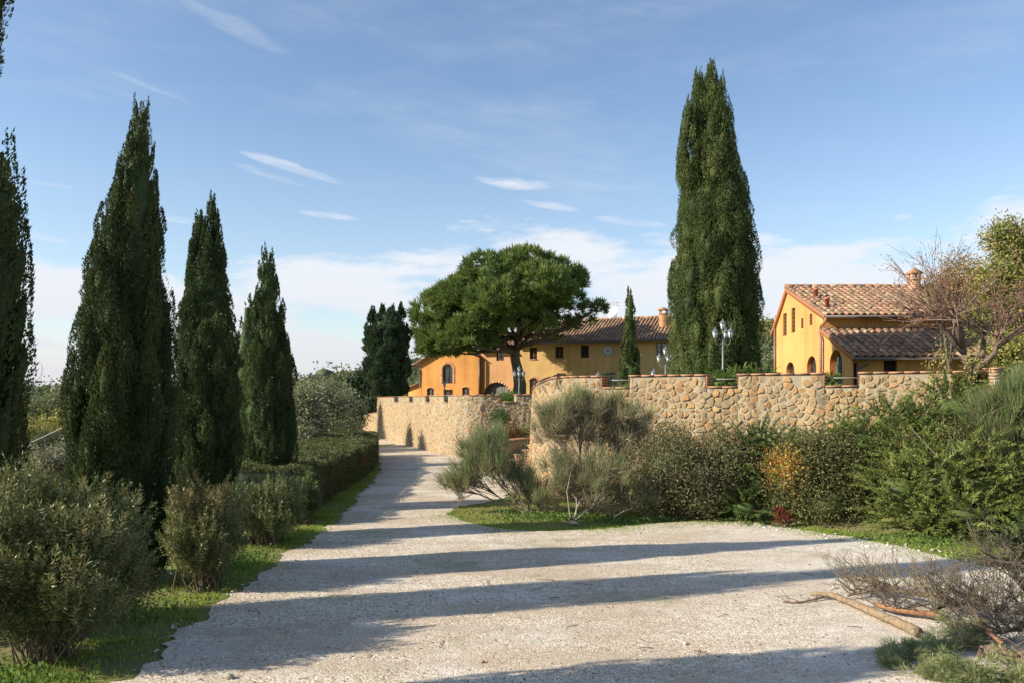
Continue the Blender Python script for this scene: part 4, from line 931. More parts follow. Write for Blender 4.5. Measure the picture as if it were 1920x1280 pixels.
# ------------------------------------------------------------------ plants: builders
def ncol(n, cs, r, w=None):
    cs = arr(cs); k = r.choice(len(cs), n, p=w); return (cs[k] * .75 + cs.mean(0) * .25) * (.82 + .36 * r.random((n, 1)))
CY = [(.046, .074, .031), (.035, .058, .028), (.062, .086, .033), (.082, .100, .038)]
def out_(a): return np.stack([np.cos(a), np.sin(a), np.zeros(len(a))], -1)
def cypress(name, label, x, y, z0, H, R, prof, nplume, nleaf, lf, seed, leaders=None, cats='tree', group=None, cones=0, colset=CY, blob=.13, squash=1.0, lean=0.0):
    r = np.random.default_rng(seed); T = thing(name, label, cats, (x, y, z0), group)
    t_, r_ = zip(*prof)
    rad = lambda t: np.interp(t, t_, r_) * R
    m = MB()
    # opaque inner body so the crown is not see-through
    k = 22; th = np.arange(14) * 2 * np.pi / 14; Vc = []
    for i in range(k):
        t = .03 + .90 * i / (k - 1); rr = rad(t) * .60 * (1 + .12 * r.normal(size=14)); Vc.append(np.stack([x + rr * np.cos(th), y + rr * squash * np.sin(th), np.full(14, z0 + t * H)], -1))
    i, j = np.meshgrid(np.arange(k - 1), np.arange(14), indexing='ij'); a = (i * 14 + j).ravel(); b = (i * 14 + (j + 1) % 14).ravel()
    m.add(np.concatenate(Vc), np.stack([a, b, b + 14, a + 14], -1), arr(colset[0]))
    # upright plumes of scale foliage
    tt = 1 - r.random(nplume) ** .62 * .97; tt = np.clip(tt, .0, .985); tt = r.permutation(np.linspace(.02, .97, nplume)) ** .92
    ang = np.arange(nplume) * 2.39996 + r.normal(size=nplume) * .25
    rp = rad(tt); keep = r.random(nplume) < np.clip(rp / (R * .75), .42, 1); tt, ang, rp = tt[keep], ang[keep], rp[keep]; n = len(tt)
    pr = rp * (.44 + .40 * r.random(n) ** .8); pl = H * (.06 + .04 * r.random(n)) * np.clip(1.35 - tt, .45, 1); pw = np.clip(rp * .25, .05 * R, .20 * R) * (.65 + .7 * r.random(n))
    bx = x + pr * np.cos(ang); by = y + pr * squash * np.sin(ang); bz = z0 + tt * H
    if leaders:
        for (dx, dy, ta, tb, lr) in leaders:
            q = int(nplume * .16); t2 = ta + (tb - ta) * r.random(q); kk = (tb - t2) / (tb - ta); a2 = r.random(q) * 6.28
            rr2 = lr * R * np.clip(kk * 1.6, 0.03, 1) * .7
            bx = np.append(bx, x + dx + rr2 * np.cos(a2)); by = np.append(by, y + dy + rr2 * np.sin(a2)); bz = np.append(bz, z0 + t2 * H)
            pl = np.append(pl, H * .05 * np.ones(q)); pw = np.append(pw, lr * R * (.18 + .30 * kk)); ang = np.append(ang, a2); tt = np.append(tt, t2)
        n = len(bx)
    Vi, Fi = ico(); k9 = r.random((n, 12, 1)) * .3 + .72
    cv_ = Vi[None] * k9 * np.stack([pw, pw, pl], -1)[:, None] * .64; cv_[:, :, :2] += out_(ang)[:, None, :2] * .16 * cv_[:, :, 2:3]; cv_ += np.stack([bx, by, bz], -1)[:, None]
    m.add(cv_.reshape(-1, 3), (Fi[None] + np.arange(n)[:, None, None] * 12).reshape(-1, 3), np.repeat(ncol(n, colset, r) * .9, 12, 0))
    wgt = pl * pw; cnt = np.maximum(8, (nleaf * wgt / wgt.sum()).astype(int)); idx = np.repeat(np.arange(n), cnt); N = len(idx)
    out = np.stack([np.cos(ang), np.sin(ang), np.zeros(n)], -1)
    axd = nrm(np.stack([np.cos(ang) * .16, np.sin(ang) * .16, np.ones(n)], -1))
    # ellipsoid surface biased to the outside
    q = nrm(r.normal(size=(N, 3))); s = .86 + .18 * r.random(N); q[:, :2] += out[idx][:, :2] * .9; q[:, 2] += .25; q = nrm(q); rr = q * s[:, None]
    Pt = np.stack([bx, by, bz], -1)[idx] + np.stack([rr[:, 0] * pw[idx], rr[:, 1] * pw[idx], 0 * s], -1) * np.clip(1.15 - .75 * np.maximum(rr[:, 2:3], 0), .2, 1.2) + axd[idx] * (rr[:, 2] * pl[idx])[:, None]
    D = out[idx] * .25 + q * .30 + arr([0, 0, .95]) + r.normal(size=(N, 3)) * .26
    pc = ncol(n, colset, r)[idx] * (.78 + .44 * r.random((N, 1)))
    m.leaves(Pt, D, lf * (.6 + .55 * r.random(N)), lf * .42, pc, .04, True, q, .55)
    # stray tips that break the outline
    e = nleaf // 40; ti = r.random(e) * .97; ai = r.random(e) * 6.28; ri = rad(ti) * (.82 + .10 * r.random(e)); 
    m.leaves(np.stack([x + ri * np.cos(ai), y + ri * squash * np.sin(ai), z0 + ti * H], -1), np.stack([np.cos(ai) * .5, np.sin(ai) * .5, np.ones(e) * 1.3], -1) + r.normal(size=(e, 3)) * .2, lf * 1.3, lf * .3, ncol(e, colset, r), .0, True)
    for v in m.V: v[:, 0] += lean * np.clip((v[:, 2] - z0) / H, 0, 1) ** 2
    m.build('crown', M_cyp, T)
    m = MB(); m.tube([(x, y, z0 - .3), (x, y, z0 + .4 * H)], [R * .12, R * .06], (.14, .10, .075), 8); m.build('trunk', M_bark, T)
    if cones:
        m = MB(); V, Fa = ico(); ic = r.integers(0, n, cones)
        for c_ in ic:
            q = nrm(r.normal(size=3)) * .9; p_ = arr([bx[c_], by[c_], bz[c_]]) + q * arr([pw[c_], pw[c_], pl[c_]]) + out[c_] * pw[c_] * .5; p_[0] += lean * min(1, max(0, (p_[2] - z0) / H)) ** 2
            m.add(V * .016 + p_, Fa, arr((.34, .28, .19)) * r.uniform(.7, 1.2))
        m.build('cones', M_bark, T, kind='stuff')
    return T
PROF = [(0, .72), (.1, .92), (.22, 1), (.43, .95), (.6, .76), (.76, .47), (.86, .30), (.93, .2), (.98, .09), (1, .02)]
CYG = 'cypresses in a row along the left of the drive'
cypress('cypress_tree', 'tall near cypress cut off by the left edge of the photo', -5.97, 8.65, 0, 9.0, .72, [(0, .7), (.2, .85), (.36, .98), (.47, .93), (.54, .72), (.59, .40), (.67, .36), (.71, .66), (.78, .62), (.9, .3), (1, .02)], 420, 66000, .050, 1, group=CYG, cones=60)
cypress('cypress_tree', 'nearest cypress of the row, just beyond the left edge of the photo', -5.2, 5.4, 0, 6.9, .68, PROF, 260, 20000, .075, 2, group=CYG)
cypress('cypress_tree', 'tallest broad cypress of the left row, behind the big oleander', -5.5, 11.2, 0, 6.75, .76, PROF, 430, 175000, .042, 3, lean=.34, group=CYG, cones=260)
cypress('cypress_tree', 'twin-tipped cypress in the middle of the left row', -5.42, 14.2, 0, 5.15, .60, [(0, .72), (.1, .92), (.25, 1), (.5, .97), (.7, .85), (.8, .7), (.92, .5), (1, .2)], 360, 125000, .045, 4, leaders=[(.10, 0, .90, 1.155, .34), (-.16, .05, .86, 1.10, .32)], group=CYG, cones=200)
cypress('cypress_tree', 'slim pointed cypress at the far end of the left row, beside the hedge', -5.46, 17.9, 0, 5.95, .66, [(0, .8), (.12, .97), (.3, 1), (.5, .86), (.7, .58), (.82, .40), (.92, .26), (.98, .1), (1, .02)], 330, 95000, .05, 5, group=CYG, cones=120)
cypress('cypress_tree', 'dark ragged cypress showing behind the slim pointed one', -9.3, 28.2, -.2, 6.3, .95, [(0, .9), (.4, 1), (.6, .7), (.8, .35), (1, .05)], 70, 9000, .13, 6)
BCY = [(.058, .088, .031), (.042, .066, .028), (.080, .106, .036), (.108, .126, .043)]
cypress('cypress_tree', 'huge many-tipped cypress standing on the terrace between villa and farmhouse', 6.78, 26.8, 2.3, 11.0, 1.56, [(0, .86), (.08, .97), (.25, 1), (.33, 1.0), (.55, .78), (.75, .55), (.86, .41), (.93, .33), (.97, .18), (1, .04)], 640, 200000, .07, 7,
        leaders=[(-.93, -.3, .66, .885, .23), (-.5, .1, .80, .985, .2), (-.1, 0, .84, 1.005, .2)], colset=BCY, cones=300)
cypress('cypress_tree', 'small slender cypress in front of the yellow villa wall', 6.62, 45, 2.3, 6.35, .62, [(0, .7), (.15, 1), (.3, .95), (.5, .68), (.8, .42), (.93, .2), (1, .03)], 110, 14000, .13, 8, leaders=[(.28, 0, .2, .5, .5)], colset=BCY)
cypress('cypress_clump', 'broad dark cypress clump at the left end of the villa', -8.75, 56, 2.0, 6.6, 1.75, [(0, .35), (.06, .55), (.2, .92), (.45, 1), (.62, .92), (.74, .90), (.86, .62), (.93, .4), (1, .1)], 230, 36000, .19, 9,
        leaders=[(-1.0, 0, .7, .98, .3), (.35, 0, .8, 1.02, .25), (1.0, 0, .75, 1.03, .25), (-.3, 0, .8, 1.0, .2)], colset=[(.034, .058, .032), (.028, .05, .03), (.05, .072, .036)])
cypress('cypress_tree', 'tiny distant cypress tip above the olive trees', -20.4, 95, -1, 5.9, .8, [(0, 1), (.5, .8), (1, .1)], 40, 2500, .3, 10)

# pine
def lobe_core(m, lobes, col, k=.62):
    V, Fa = ico()
    for l in lobes: m.add(V * arr(l[3:]) * k + arr(l[:3]), Fa, col)
def pine():
    r = np.random.default_rng(31); Dp = 63.0; T = thing('umbrella_pine', 'great spreading umbrella pine in front of the villa', 'tree', (.5, Dp, 2.3))
    lobes = [(858, 648, 46, 24, -2, 1), (825, 655, 40, 20, -1, 1), (893, 640, 40, 24, -3, 1), (880, 562, 62, 42, -1, 1), (822, 590, 50, 44, 0, 1), (800, 620, 32, 26, 1, 1), (838, 640, 52, 30, -1, 1), (845, 556, 40, 32, 2, 1), (925, 522, 58, 38, -2.5, 1), (985, 508, 62, 38, -1, 1), (1045, 520, 48, 34, 0, 1), (985, 500, 55, 30, 3.5, 1),
             (940, 580, 62, 42, -4.5, 1), (1010, 555, 62, 45, -4, 1), (1080, 522, 26, 26, 1, .7), (1050, 570, 46, 30, -1, .55), (1112, 578, 25, 14, 0, .7), (1090, 600, 30, 8, 0, .35), (900, 620, 52, 24, -3, .9), (985, 612, 52, 22, -3.5, .7), (1000, 545, 60, 40, 3.5, 1), (905, 550, 60, 40, 4, 1), (960, 590, 90, 30, 1, .7), (1060, 605, 34, 14, 2, .5), (897, 655, 16, 10, -5, .12), (1020, 628, 40, 8, 3, .3)]
    m = MB(); w = MB(); base = P(972, 738, Dp); fork = P(968, 655, Dp)
    w.tube([base - arr([0, 0, .6]), P(975, 720, Dp), P(970, 690, Dp), P(965, 668, Dp), fork], [.62, .52, .42, .38, .34], (.13, .095, .07), 10)
    for (cx_, cy_, rx, ry, dy, dens) in lobes:
        c = P(cx_, cy_, Dp) + arr([0, dy, 0]); k = Dp / F; ex = arr([rx * k, max(rx * k * .8, 1.2), ry * k])
        area = ex[0] * ex[2] + ex[1] * ex[0]; nt = int(22 * area * dens)
        q = nrm(r.normal(size=(nt, 3))); q[:, 2] = np.where(q[:, 2] < -.2, q[:, 2] * .5, q[:, 2]); ct = c + q * ex * (.82 + .2 * r.random((nt, 1)))
        tc_ = ncol(nt, [(.095, .145, .040), (.12, .175, .045), (.072, .112, .036), (.16, .195, .055)], r)
        nn = 34; idx = np.repeat(np.arange(nt), nn); N = len(idx); off = nrm(r.normal(size=(N, 3))); up = off * .8 + q[idx] * .7 + arr([0, 0, .5])
        m.leaves(ct[idx] + off * .30 * r.random((N, 1)), up, .30 + .14 * r.random(N), .085, tc_[idx] * (.85 + .3 * r.random((N, 1))), 0, True, off * .8 + q[idx] * .9 + arr([0, 0, .3]), .4)
        if dens > .8: lobe_core(m, [(*c, *(ex * 1.0))], (.07, .11, .032), .66)
        # limb to the lobe and twigs to a few tufts
        mid = fork * .45 + c * .55 + arr([0, 0, -ry * k * .35 - .1]); s0 = fork + arr([0, 0, r.uniform(-.5, 1.2)])
        pth = [s0, s0 * .6 + mid * .4 + arr([0, 0, .25]), mid, c - arr([0, 0, ex[2] * .3])]
        w.tube(pth, [.17, .13, .09, .045], (.13, .095, .07), 6)
        for i in range(min(nt, int(24 * max(dens, .4)))):
            e = ct[r.integers(0, nt)]; s1 = mid * .4 + c * .6 if r.random() < .5 else c - arr([0, 0, ex[2] * .3]); mm = (s1 + e) / 2 - arr([0, 0, .15]); w.tube([s1, mm, e], [.05, .035, .018], (.13, .095, .07), 3, False)
    w.tube([P(966, 662, Dp), P(940, 648, Dp - 1), P(905, 640, Dp - 2), P(870, 622, Dp - 2)], [.26, .24, .19, .1], (.13, .095, .07), 8)
    w.tube([P(972, 650, Dp), P(1010, 640, Dp), P(1060, 618, Dp), P(1100, 592, Dp), P(1122, 578, Dp)], [.2, .16, .12, .08, .03], (.13, .095, .07), 6)
    m.build('crown', M_leaf, T); w.build('trunk', M_bark, T, True)
pine()

# generic wood skeleton
def grow(r, p, d, L, rad, depth, w, tips, col=(.16, .12, .09), nb=(2, 4), spread=.6, up=.15, ratio=.68, sides=5, bend=.12, minr=.004):
    pts = [arr(p)]; dd = nrm(arr(d))
    for i in range(3):
        dd = nrm(dd + r.normal(size=3) * bend + arr([0, 0, up * .3])); pts.append(pts[-1] + dd * L / 3)
    w.tube(pts, np.linspace(rad, max(rad * .62, minr), 4), arr(col) * r.uniform(.85, 1.15), sides if depth > 1 else 3, False)
    if depth <= 0: tips.append((pts[-1], dd)); return
    for i in range(r.integers(nb[0], nb[1] + 1)):
        a = pts[r.integers(1, 4)] if i else pts[-1]; nd = nrm(dd + r.normal(size=3) * spread + arr([0, 0, up])); grow(r, a, nd, L * ratio * r.uniform(.8, 1.2), rad * .6, depth - 1, w, tips, col, nb, spread, up, ratio, sides, bend, minr)

def bush_pts(lobes, n, r, shell=.5):
    """lobes: (x,y,z,rx,ry,rz). points spread through the outer part of the lobes; also outward normals and lobe ids"""
    lb = arr(lobes); vol = (lb[:, 3] * lb[:, 4] + lb[:, 3] * lb[:, 5] + lb[:, 4] * lb[:, 5]); k = r.choice(len(lb), n, p=vol / vol.sum())
    q = nrm(r.normal(size=(n, 3))); s = shell + (1 - shell) * r.random(n) ** .6; s = s * (1 + .10 * np.sin(q[:, 0] * 7 + k) * np.cos(q[:, 2] * 6 + q[:, 1] * 5)); pt = lb[k, :3] + q * lb[k, 3:] * s[:, None]; return pt, q, k
def twigs_in(w, root, pts, r, n, rad=.012, col=(.20, .15, .11)):
    for i in range(n):
        e = pts[r.integers(0, len(pts))]; s = arr(root) + r.normal(size=3) * arr([.12, .12, 0]); mm = s * .45 + e * .55 + r.normal(size=3) * .08 + arr([0, 0, .05])
        w.tube([s, s * .7 + mm * .3 + r.normal(size=3) * .03, mm, e], [rad, rad * .8, rad * .55, rad * .25], arr(col) * r.uniform(.8, 1.2), 4, False)

# oleanders: upright shoots with whorls of long narrow leaves
def oleander(label, x, y, z0, rx, ry, H, nsh, seed, cols, lf=.12, red=0):
    r = np.random.default_rng(seed); T = thing('oleander_bush', label, 'bush', (x, y, z0), 'oleanders between the cypresses and the drive'); m = MB(); w = MB()
    q = nrm(r.normal(size=(nsh, 3))); q[:, 2] = np.abs(q[:, 2]) * 1.2 - .35; q = nrm(q); s = .72 + .28 * r.random(nsh)
    s = s * (1 + .16 * np.sin(q[:, 0] * 6 + seed) + .14 * np.sin(q[:, 2] * 8 + q[:, 1] * 7)); tip = arr([x, y, z0 + H * .5]) + q * arr([rx, ry, H * .52]) * s[:, None]
    tip[:, 2] = np.maximum(tip[:, 2], z0 + .1); d = nrm(q * .7 + arr([0, 0, 1.0]) + r.normal(size=(nsh, 3)) * .32); nl = 26
    sc = ncol(nsh, cols, r)
    for a in range(9):   # whorls down the shoot
        P0 = tip - d * (.035 * a); n3 = 3; idx = np.repeat(np.arange(nsh), n3); N = len(idx); o = nrm(r.normal(size=(N, 3))); o = nrm(o - d[idx] * (o * d[idx]).sum(1, keepdims=True))
        D = d[idx] * (1.0 - .09 * a) + o * (.6 + .10 * a) + r.normal(size=(N, 3)) * .15; c = sc[idx] * (.8 + .4 * r.random((N, 1)))
        if red: hi = (tip[idx][:, 2:3] > z0 + H * .78) & (r.random((N, 1)) < red); c = np.where(hi, arr([.22, .09, .05]), c)
        m.leaves(P0[idx], D, lf * (.7 + .5 * r.random(N)), lf * .19, c, .03, a > 3, q[idx] + arr([0, 0, .4]), .8)
    n2 = nsh * 9; q2 = nrm(r.normal(size=(n2, 3))); p2 = arr([x, y, z0 + H * .48]) + q2 * arr([rx, ry, H * .48]) * (.35 + .5 * r.random((n2, 1))); p2[:, 2] = np.maximum(p2[:, 2], z0 + .04)
    m.leaves(p2, q2 + arr([0, 0, .7]) + r.normal(size=(n2, 3)) * .5, lf * .9, lf * .17, ncol(n2, cols, r), .03, True)
    lobe_core(m, [(x, y, z0 + H * .45, rx, ry, H * .45)], cols[0], .55)
    m.build('leaves', M_gloss, T)
    twigs_in(w, (x, y, z0 - .05), tip, r, 90, .012, (.20, .16, .11)); w.build('stems', M_bark, T)
OL = [(.082, .115, .045), (.112, .145, .052), (.062, .09, .04), (.165, .17, .066), (.23, .20, .09)]
oleander('largest oleander, filling the lower left corner, narrow leaves with yellowish tips', -4.62, 7.9, 0, .93, .85, 1.80, 2700, 41, OL, .062)
oleander('reddish-tipped oleander between the two nearest visible cypresses', -4.15, 10.8, 0, .52, .62, 1.46, 1200, 42, OL, .058, .2)
oleander('pale green low oleander below the slim pointed cypress', -4.30, 14.0, 0, .72, .8, 1.22, 1200, 43, OL[:4] + [(.17, .19, .08)], .06)
oleander('small shadowed oleander just in front of the hedge end', -4.35, 16.3, 0, .5, .5, .95, 300, 44, OL[:3], .10)

# clipped hedge
def hedge():
    r = np.random.default_rng(51); T = thing('hedge', 'long clipped hedge with some red leaves beside the drive', 'hedge', (-5.5, 22, 0)); m = MB()
    cen = Path(curve([(-5.55, 16.6), (-5.7, 21), (-5.85, 26), (-6.2, 29.5), (-6.9, 33.5)])); hw = 1.12; Hh = 1.05
    us = np.linspace(0, cen.L, 40)
    for a, b in zip(us[:-1], us[1:]):
        pa, pb, na, nb = cen.at(a), cen.at(b), cen.nr(a), cen.nr(b); k = .9
        V = [(*(pa + na * -hw * k), 0), (*(pa + na * hw * k), 0), (*(pa + na * hw * k), Hh * .92), (*(pa - na * hw * k), Hh * .92), (*(pb + nb * -hw * k), 0), (*(pb + nb * hw * k), 0), (*(pb + nb * hw * k), Hh * .92), (*(pb - nb * hw * k), Hh * .92)]
        m.add(V, [(3, 2, 6, 7), (1, 5, 6, 2), (0, 3, 7, 4), (0, 1, 2, 3), (4, 7, 6, 5)], (.045, .06, .03))
    n = 84000; u = cen.L * r.random(n) ** 1.15; f = r.random(n); lump = .05 * np.sin(u * 2.1) + .035 * np.sin(u * 5.3 + 1); 
    side = np.where(f < .5, 0, np.where(f < .92, 1, 2)); o = (r.random(n) * 2 - 1) * hw; z = Hh + lump + .05 * np.sin(o * 4 + u * 1.3) + r.normal(size=n) * .025
    z = np.where(side == 0, z, r.random(n) ** .8 * (Hh + lump)); o = np.where(side == 1, -hw - .02 * np.sin(u * 3 + z * 4) + r.normal(size=n) * .045, o); o = np.where(side == 2, hw + r.normal(size=n) * .04, o)
    o = np.where(side == 0, o, o); rnd = (side == 0) * np.clip(np.abs(o) - hw * .85, 0, 1) * .5; z = z - rnd
    p = cen.at(u); nn = cen.nr(u); xy = p - nn * o[:, None] * 1.0
    # nr() points to the right-hand side of travel; travel is away from the eye, so +nr is the drive side
    xy = p - nn * o[:, None]
    Pt = np.concatenate([xy, z[:, None]], 1); D = r.normal(size=(n, 3)) + arr([0, 0, .5]) + np.concatenate([-nn * np.sign(o)[:, None] * (side > 0)[:, None], np.zeros((n, 1))], 1) * .6
    c = ncol(n, [(.075, .10, .032), (.10, .12, .04), (.055, .078, .03), (.13, .12, .055), (.12, .075, .035)], r, [.3, .25, .25, .12, .08])
    redn = (np.sin(u * 1.1 + 2) * np.sin(z * 5 + u) > .80) & (side != 2) & (r.random(n) < .3); c = np.where(redn[:, None], arr([.22, .04, .025]), c)
    rf = np.where((side == 0)[:, None], arr([0, 0, 1.]), np.concatenate([nn * np.where(side == 1, 1., -1.)[:, None], np.full((n, 1), .2)], 1))
    m.leaves(Pt, D, .04 + .0010 * u + .02 * r.random(n), .026 + .0006 * u, c, .05, False, rf, .8)
    m.build('leaves', M_leaf, T)
    w = MB()
    for i in range(60):
        a = cen.L * r.random(); p_ = cen.at(a) + cen.nr(a) * r.uniform(.3, 1.0); w.tube([(*p_, -.05), (*(p_ + r.normal(size=2) * .1), .7)], [.015, .006], (.17, .13, .10), 4, False)
    w.build('stems', M_bark, T)
hedge()

# brooms: fans of thin grey-green rods
def broom(label, root, arms, nst, seed, cols, lst=.42, wid=.008, wood=(.20, .165, .125), dry=0.0, group='broom bushes below the wall', fall=.9):
    """arms: list of ((dx,dy,dz) end, radius of the spray, share)"""
    r = np.random.default_rng(seed); root = arr(root); T = thing('broom_bush', label, 'bush', root, group); m = MB(); w = MB(); tot = sum(a[2] for a in arms)
    for (e, rad, sh) in arms:
        e = root + arr(e); nb = max(3, int(9 * rad / .5)); d0 = nrm(e - root)
        mid = root * .5 + e * .5 + r.normal(size=3) * .06 - arr([0, 0, .08]); w.tube([root + r.normal(size=3) * [.05, .05, 0], root * .75 + mid * .25 - arr([0, 0, .02]), mid, e], [.026, .021, .015, .008], wood, 5, False)
        hubs = []
        for i in range(nb * 3):
            hp = e + r.normal(size=3) * rad * .42; hp[2] = max(hp[2], .06); hubs.append(hp); s = mid + (e - mid) * r.random(); mm = (s + hp) / 2 + r.normal(size=3) * .04; w.tube([s, mm, hp], [.009, .007, .004], arr(wood) * r.uniform(.8, 1.2), 3, False)
        n = int(nst * sh / tot); hubs = arr(hubs); hi = r.integers(0, len(hubs), n); h = hubs[hi] + r.normal(size=(n, 3)) * rad * .14
        D = nrm((h - e) / rad * .55 + d0 * .45 + arr([0, 0, fall]) + r.normal(size=(n, 3)) * .22)
        hc = ncol(len(hubs), cols, r)[hi]
        lo = h[:, 2] < e[2] - rad * .1; isdry = (r.random(n) < dry) | (lo & (r.random(n) < dry + .25)); c = np.where(isdry[:, None], arr([.28, .225, .16]) * (.7 + .6 * r.random((n, 1))), hc * (.8 + .4 * r.random((n, 1))))
        Dd = np.where(isdry[:, None], nrm(D + r.normal(size=(n, 3)) * .8), D)
        m.leaves(h, Dd, lst * (.5 + .8 * r.random(n)), wid * (.8 + .5 * r.random(n)), c, .02, True)
    m.build('leaves', M_leaf, T); w.build('stems', M_bark, T)
BG = [(.17, .215, .10), (.13, .18, .085), (.21, .24, .115), (.22, .22, .125)]
zb = lambda x, y: float(gz(x, y))
broom('leaning grey-green broom with bare arching stems over the drive, left of the bastion', (.42, 17.5, 0), [((-.95, .1, 1.12), .50, 1.3), ((-1.35, .1, .82), .42, 1.), ((-1.62, 0, .62), .30, .45), ((-.8, .15, 1.42), .36, .8), ((-.45, .1, .85), .42, .5), ((-.1, .0, .5), .38, .5), ((-1.2, .1, 1.42), .30, .5), ((.15, -.1, .32), .3, .4)], 12500, 61, BG, .34, .009, dry=.10)
broom('big broom bush, green top and dry grey twigs below, in front of the bastion', (1.65, 17.3, 0), [((-.62, .6, 2.08), .44, 1.0), ((-.1, .8, 2.30), .40, .8), ((.5, .9, 2.26), .42, .9), ((1.0, .9, 1.95), .45, .9), ((-.75, .4, 1.85), .38, .6), ((0, .7, 1.85), .5, .8), ((.8, .8, 1.5), .5, .7), ((-.45, .1, 1.0), .45, .7), ((.4, .1, .95), .5, .8), ((-.5, -.1, .5), .4, .5), ((.75, -.1, .5), .4, .5), ((.1, -.2, .45), .4, .5)], 27000, 62, BG, .34, .009, wood=(.30, .25, .19), dry=.45)
# pale dead stems at its foot
def deadwood(label, root, dirs, seed, L=.6, rad=.02, col=(.42, .36, .29), depth=3, name='dead_shrub', cat='shrub', spread=.45, up=.2):
    r = np.random.default_rng(seed); T = thing(name, label, cat, root); w = MB(); tips = []
    for d in dirs: grow(r, arr(root) - arr([0, 0, .03]), d, L, rad, depth, w, tips, col, (1, 2), spread, up, .75, 5, .22)
    w.build('branches', M_bark, T, True)
deadwood('pale bare crooked stems at the foot of the big broom', (1.25, 16.6, 0), [(.2, 0, 1), (-.25, .1, 1), (.9, 0, .35), (.6, .1, .8)], 63, .55, .02)
deadwood('grey leafless stems leaning from the middle of the big broom', (2.1, 17.0, 0), [(.5, 0, .9), (-.1, 0, 1), (.9, 0, .6)], 64, .55, .016, (.34, .29, .23))
zr = zb(10.3, 15.4)
broom('dense green broom bush on the bank at the right edge', (10.6, 15.6, 1.15), [((-1.1, .1, .45), .55, .8), ((-.75, .3, 1.1), .6, 1), ((-.2, .2, 1.45), .55, 1), ((.4, .2, 1.3), .6, 1), ((-.5, -.3, .35), .55, 1), ((.2, -.4, .5), .6, 1), ((1.0, 0, .8), .6, 1), ((-1.3, .2, .8), .4, .5)], 26000, 65, [(.14, .195, .075), (.115, .165, .07), (.17, .215, .085), (.18, .19, .095)], .38, .010, dry=.08)

# scrub with small leaves
def scrub(name, label, lobes, n, seed, cols, lf=.05, ww=.6, root=None, w=None, patch=None, cat='bush', group=None, twigs=60, up=.2, tw=(.20, .15, .12), core=.6, mat_=None, clus=9, cl=.10):
    r = np.random.default_rng(seed); lb = arr(lobes); root = root or (lb[:, 0].mean(), lb[:, 1].mean(), float(gz(lb[:, 0].mean(), lb[:, 1].mean()))); T = thing(name, label, cat, root, group); m = MB()
    nc = n // clus; pt, q, k = bush_pts(lobes, nc, r, .55); idx = np.repeat(np.arange(nc), clus); N = len(idx); p = pt[idx] + r.normal(size=(N, 3)) * cl
    zmin = gz(p[:, 0], p[:, 1]) + .03; ok = p[:, 2] > zmin; p = p[ok]; idx = idx[ok]; N = len(idx)
    cc = ncol(nc, cols, r, w)[idx] * (.82 + .28 * r.random((N, 1))) * .88
    if patch is not None:
        (pc, pr, pcols) = patch; dd = np.linalg.norm((p - arr(pc)) / arr(pr), axis=1) + r.normal(size=N) * .42; cc = np.where((dd < 1)[:, None], ncol(N, pcols, r), cc)
    m.leaves(p, q[idx] * .6 + r.normal(size=(N, 3)) * .8 + arr([0, 0, up]), lf * (.6 + .8 * r.random(N)), lf * ww, cc, .05, False, q[idx] + arr([0, 0, .25]), .65)
    if core: lobe_core(m, lobes, arr(cols[0]), core)
    m.build('leaves', mat_ or M_leaf, T); wd = MB(); twigs_in(wd, root, pt, r, twigs, .014, tw); wd.build('stems', M_bark, T)
    return T
DS = [(.125, .135, .062), (.16, .155, .075), (.095, .11, .052), (.21, .17, .10)]
scrub('dense_shrub', 'dark olive small-leaved shrub below the stone wall, right of the big broom', [(3.3, 17.0, .95, .8, .7, .85), (4.0, 17.0, .75, .8, .7, .75), (4.6, 17.2, 1.15, .7, .7, .75), (3.5, 17.7, 1.2, .7, .6, .8), (3.0, 16.8, .45, .5, .5, .45), (3.9, 16.75, .4, .6, .4, .4)], 36000, 71, DS, .05, twigs=110, tw=(.28, .23, .18))
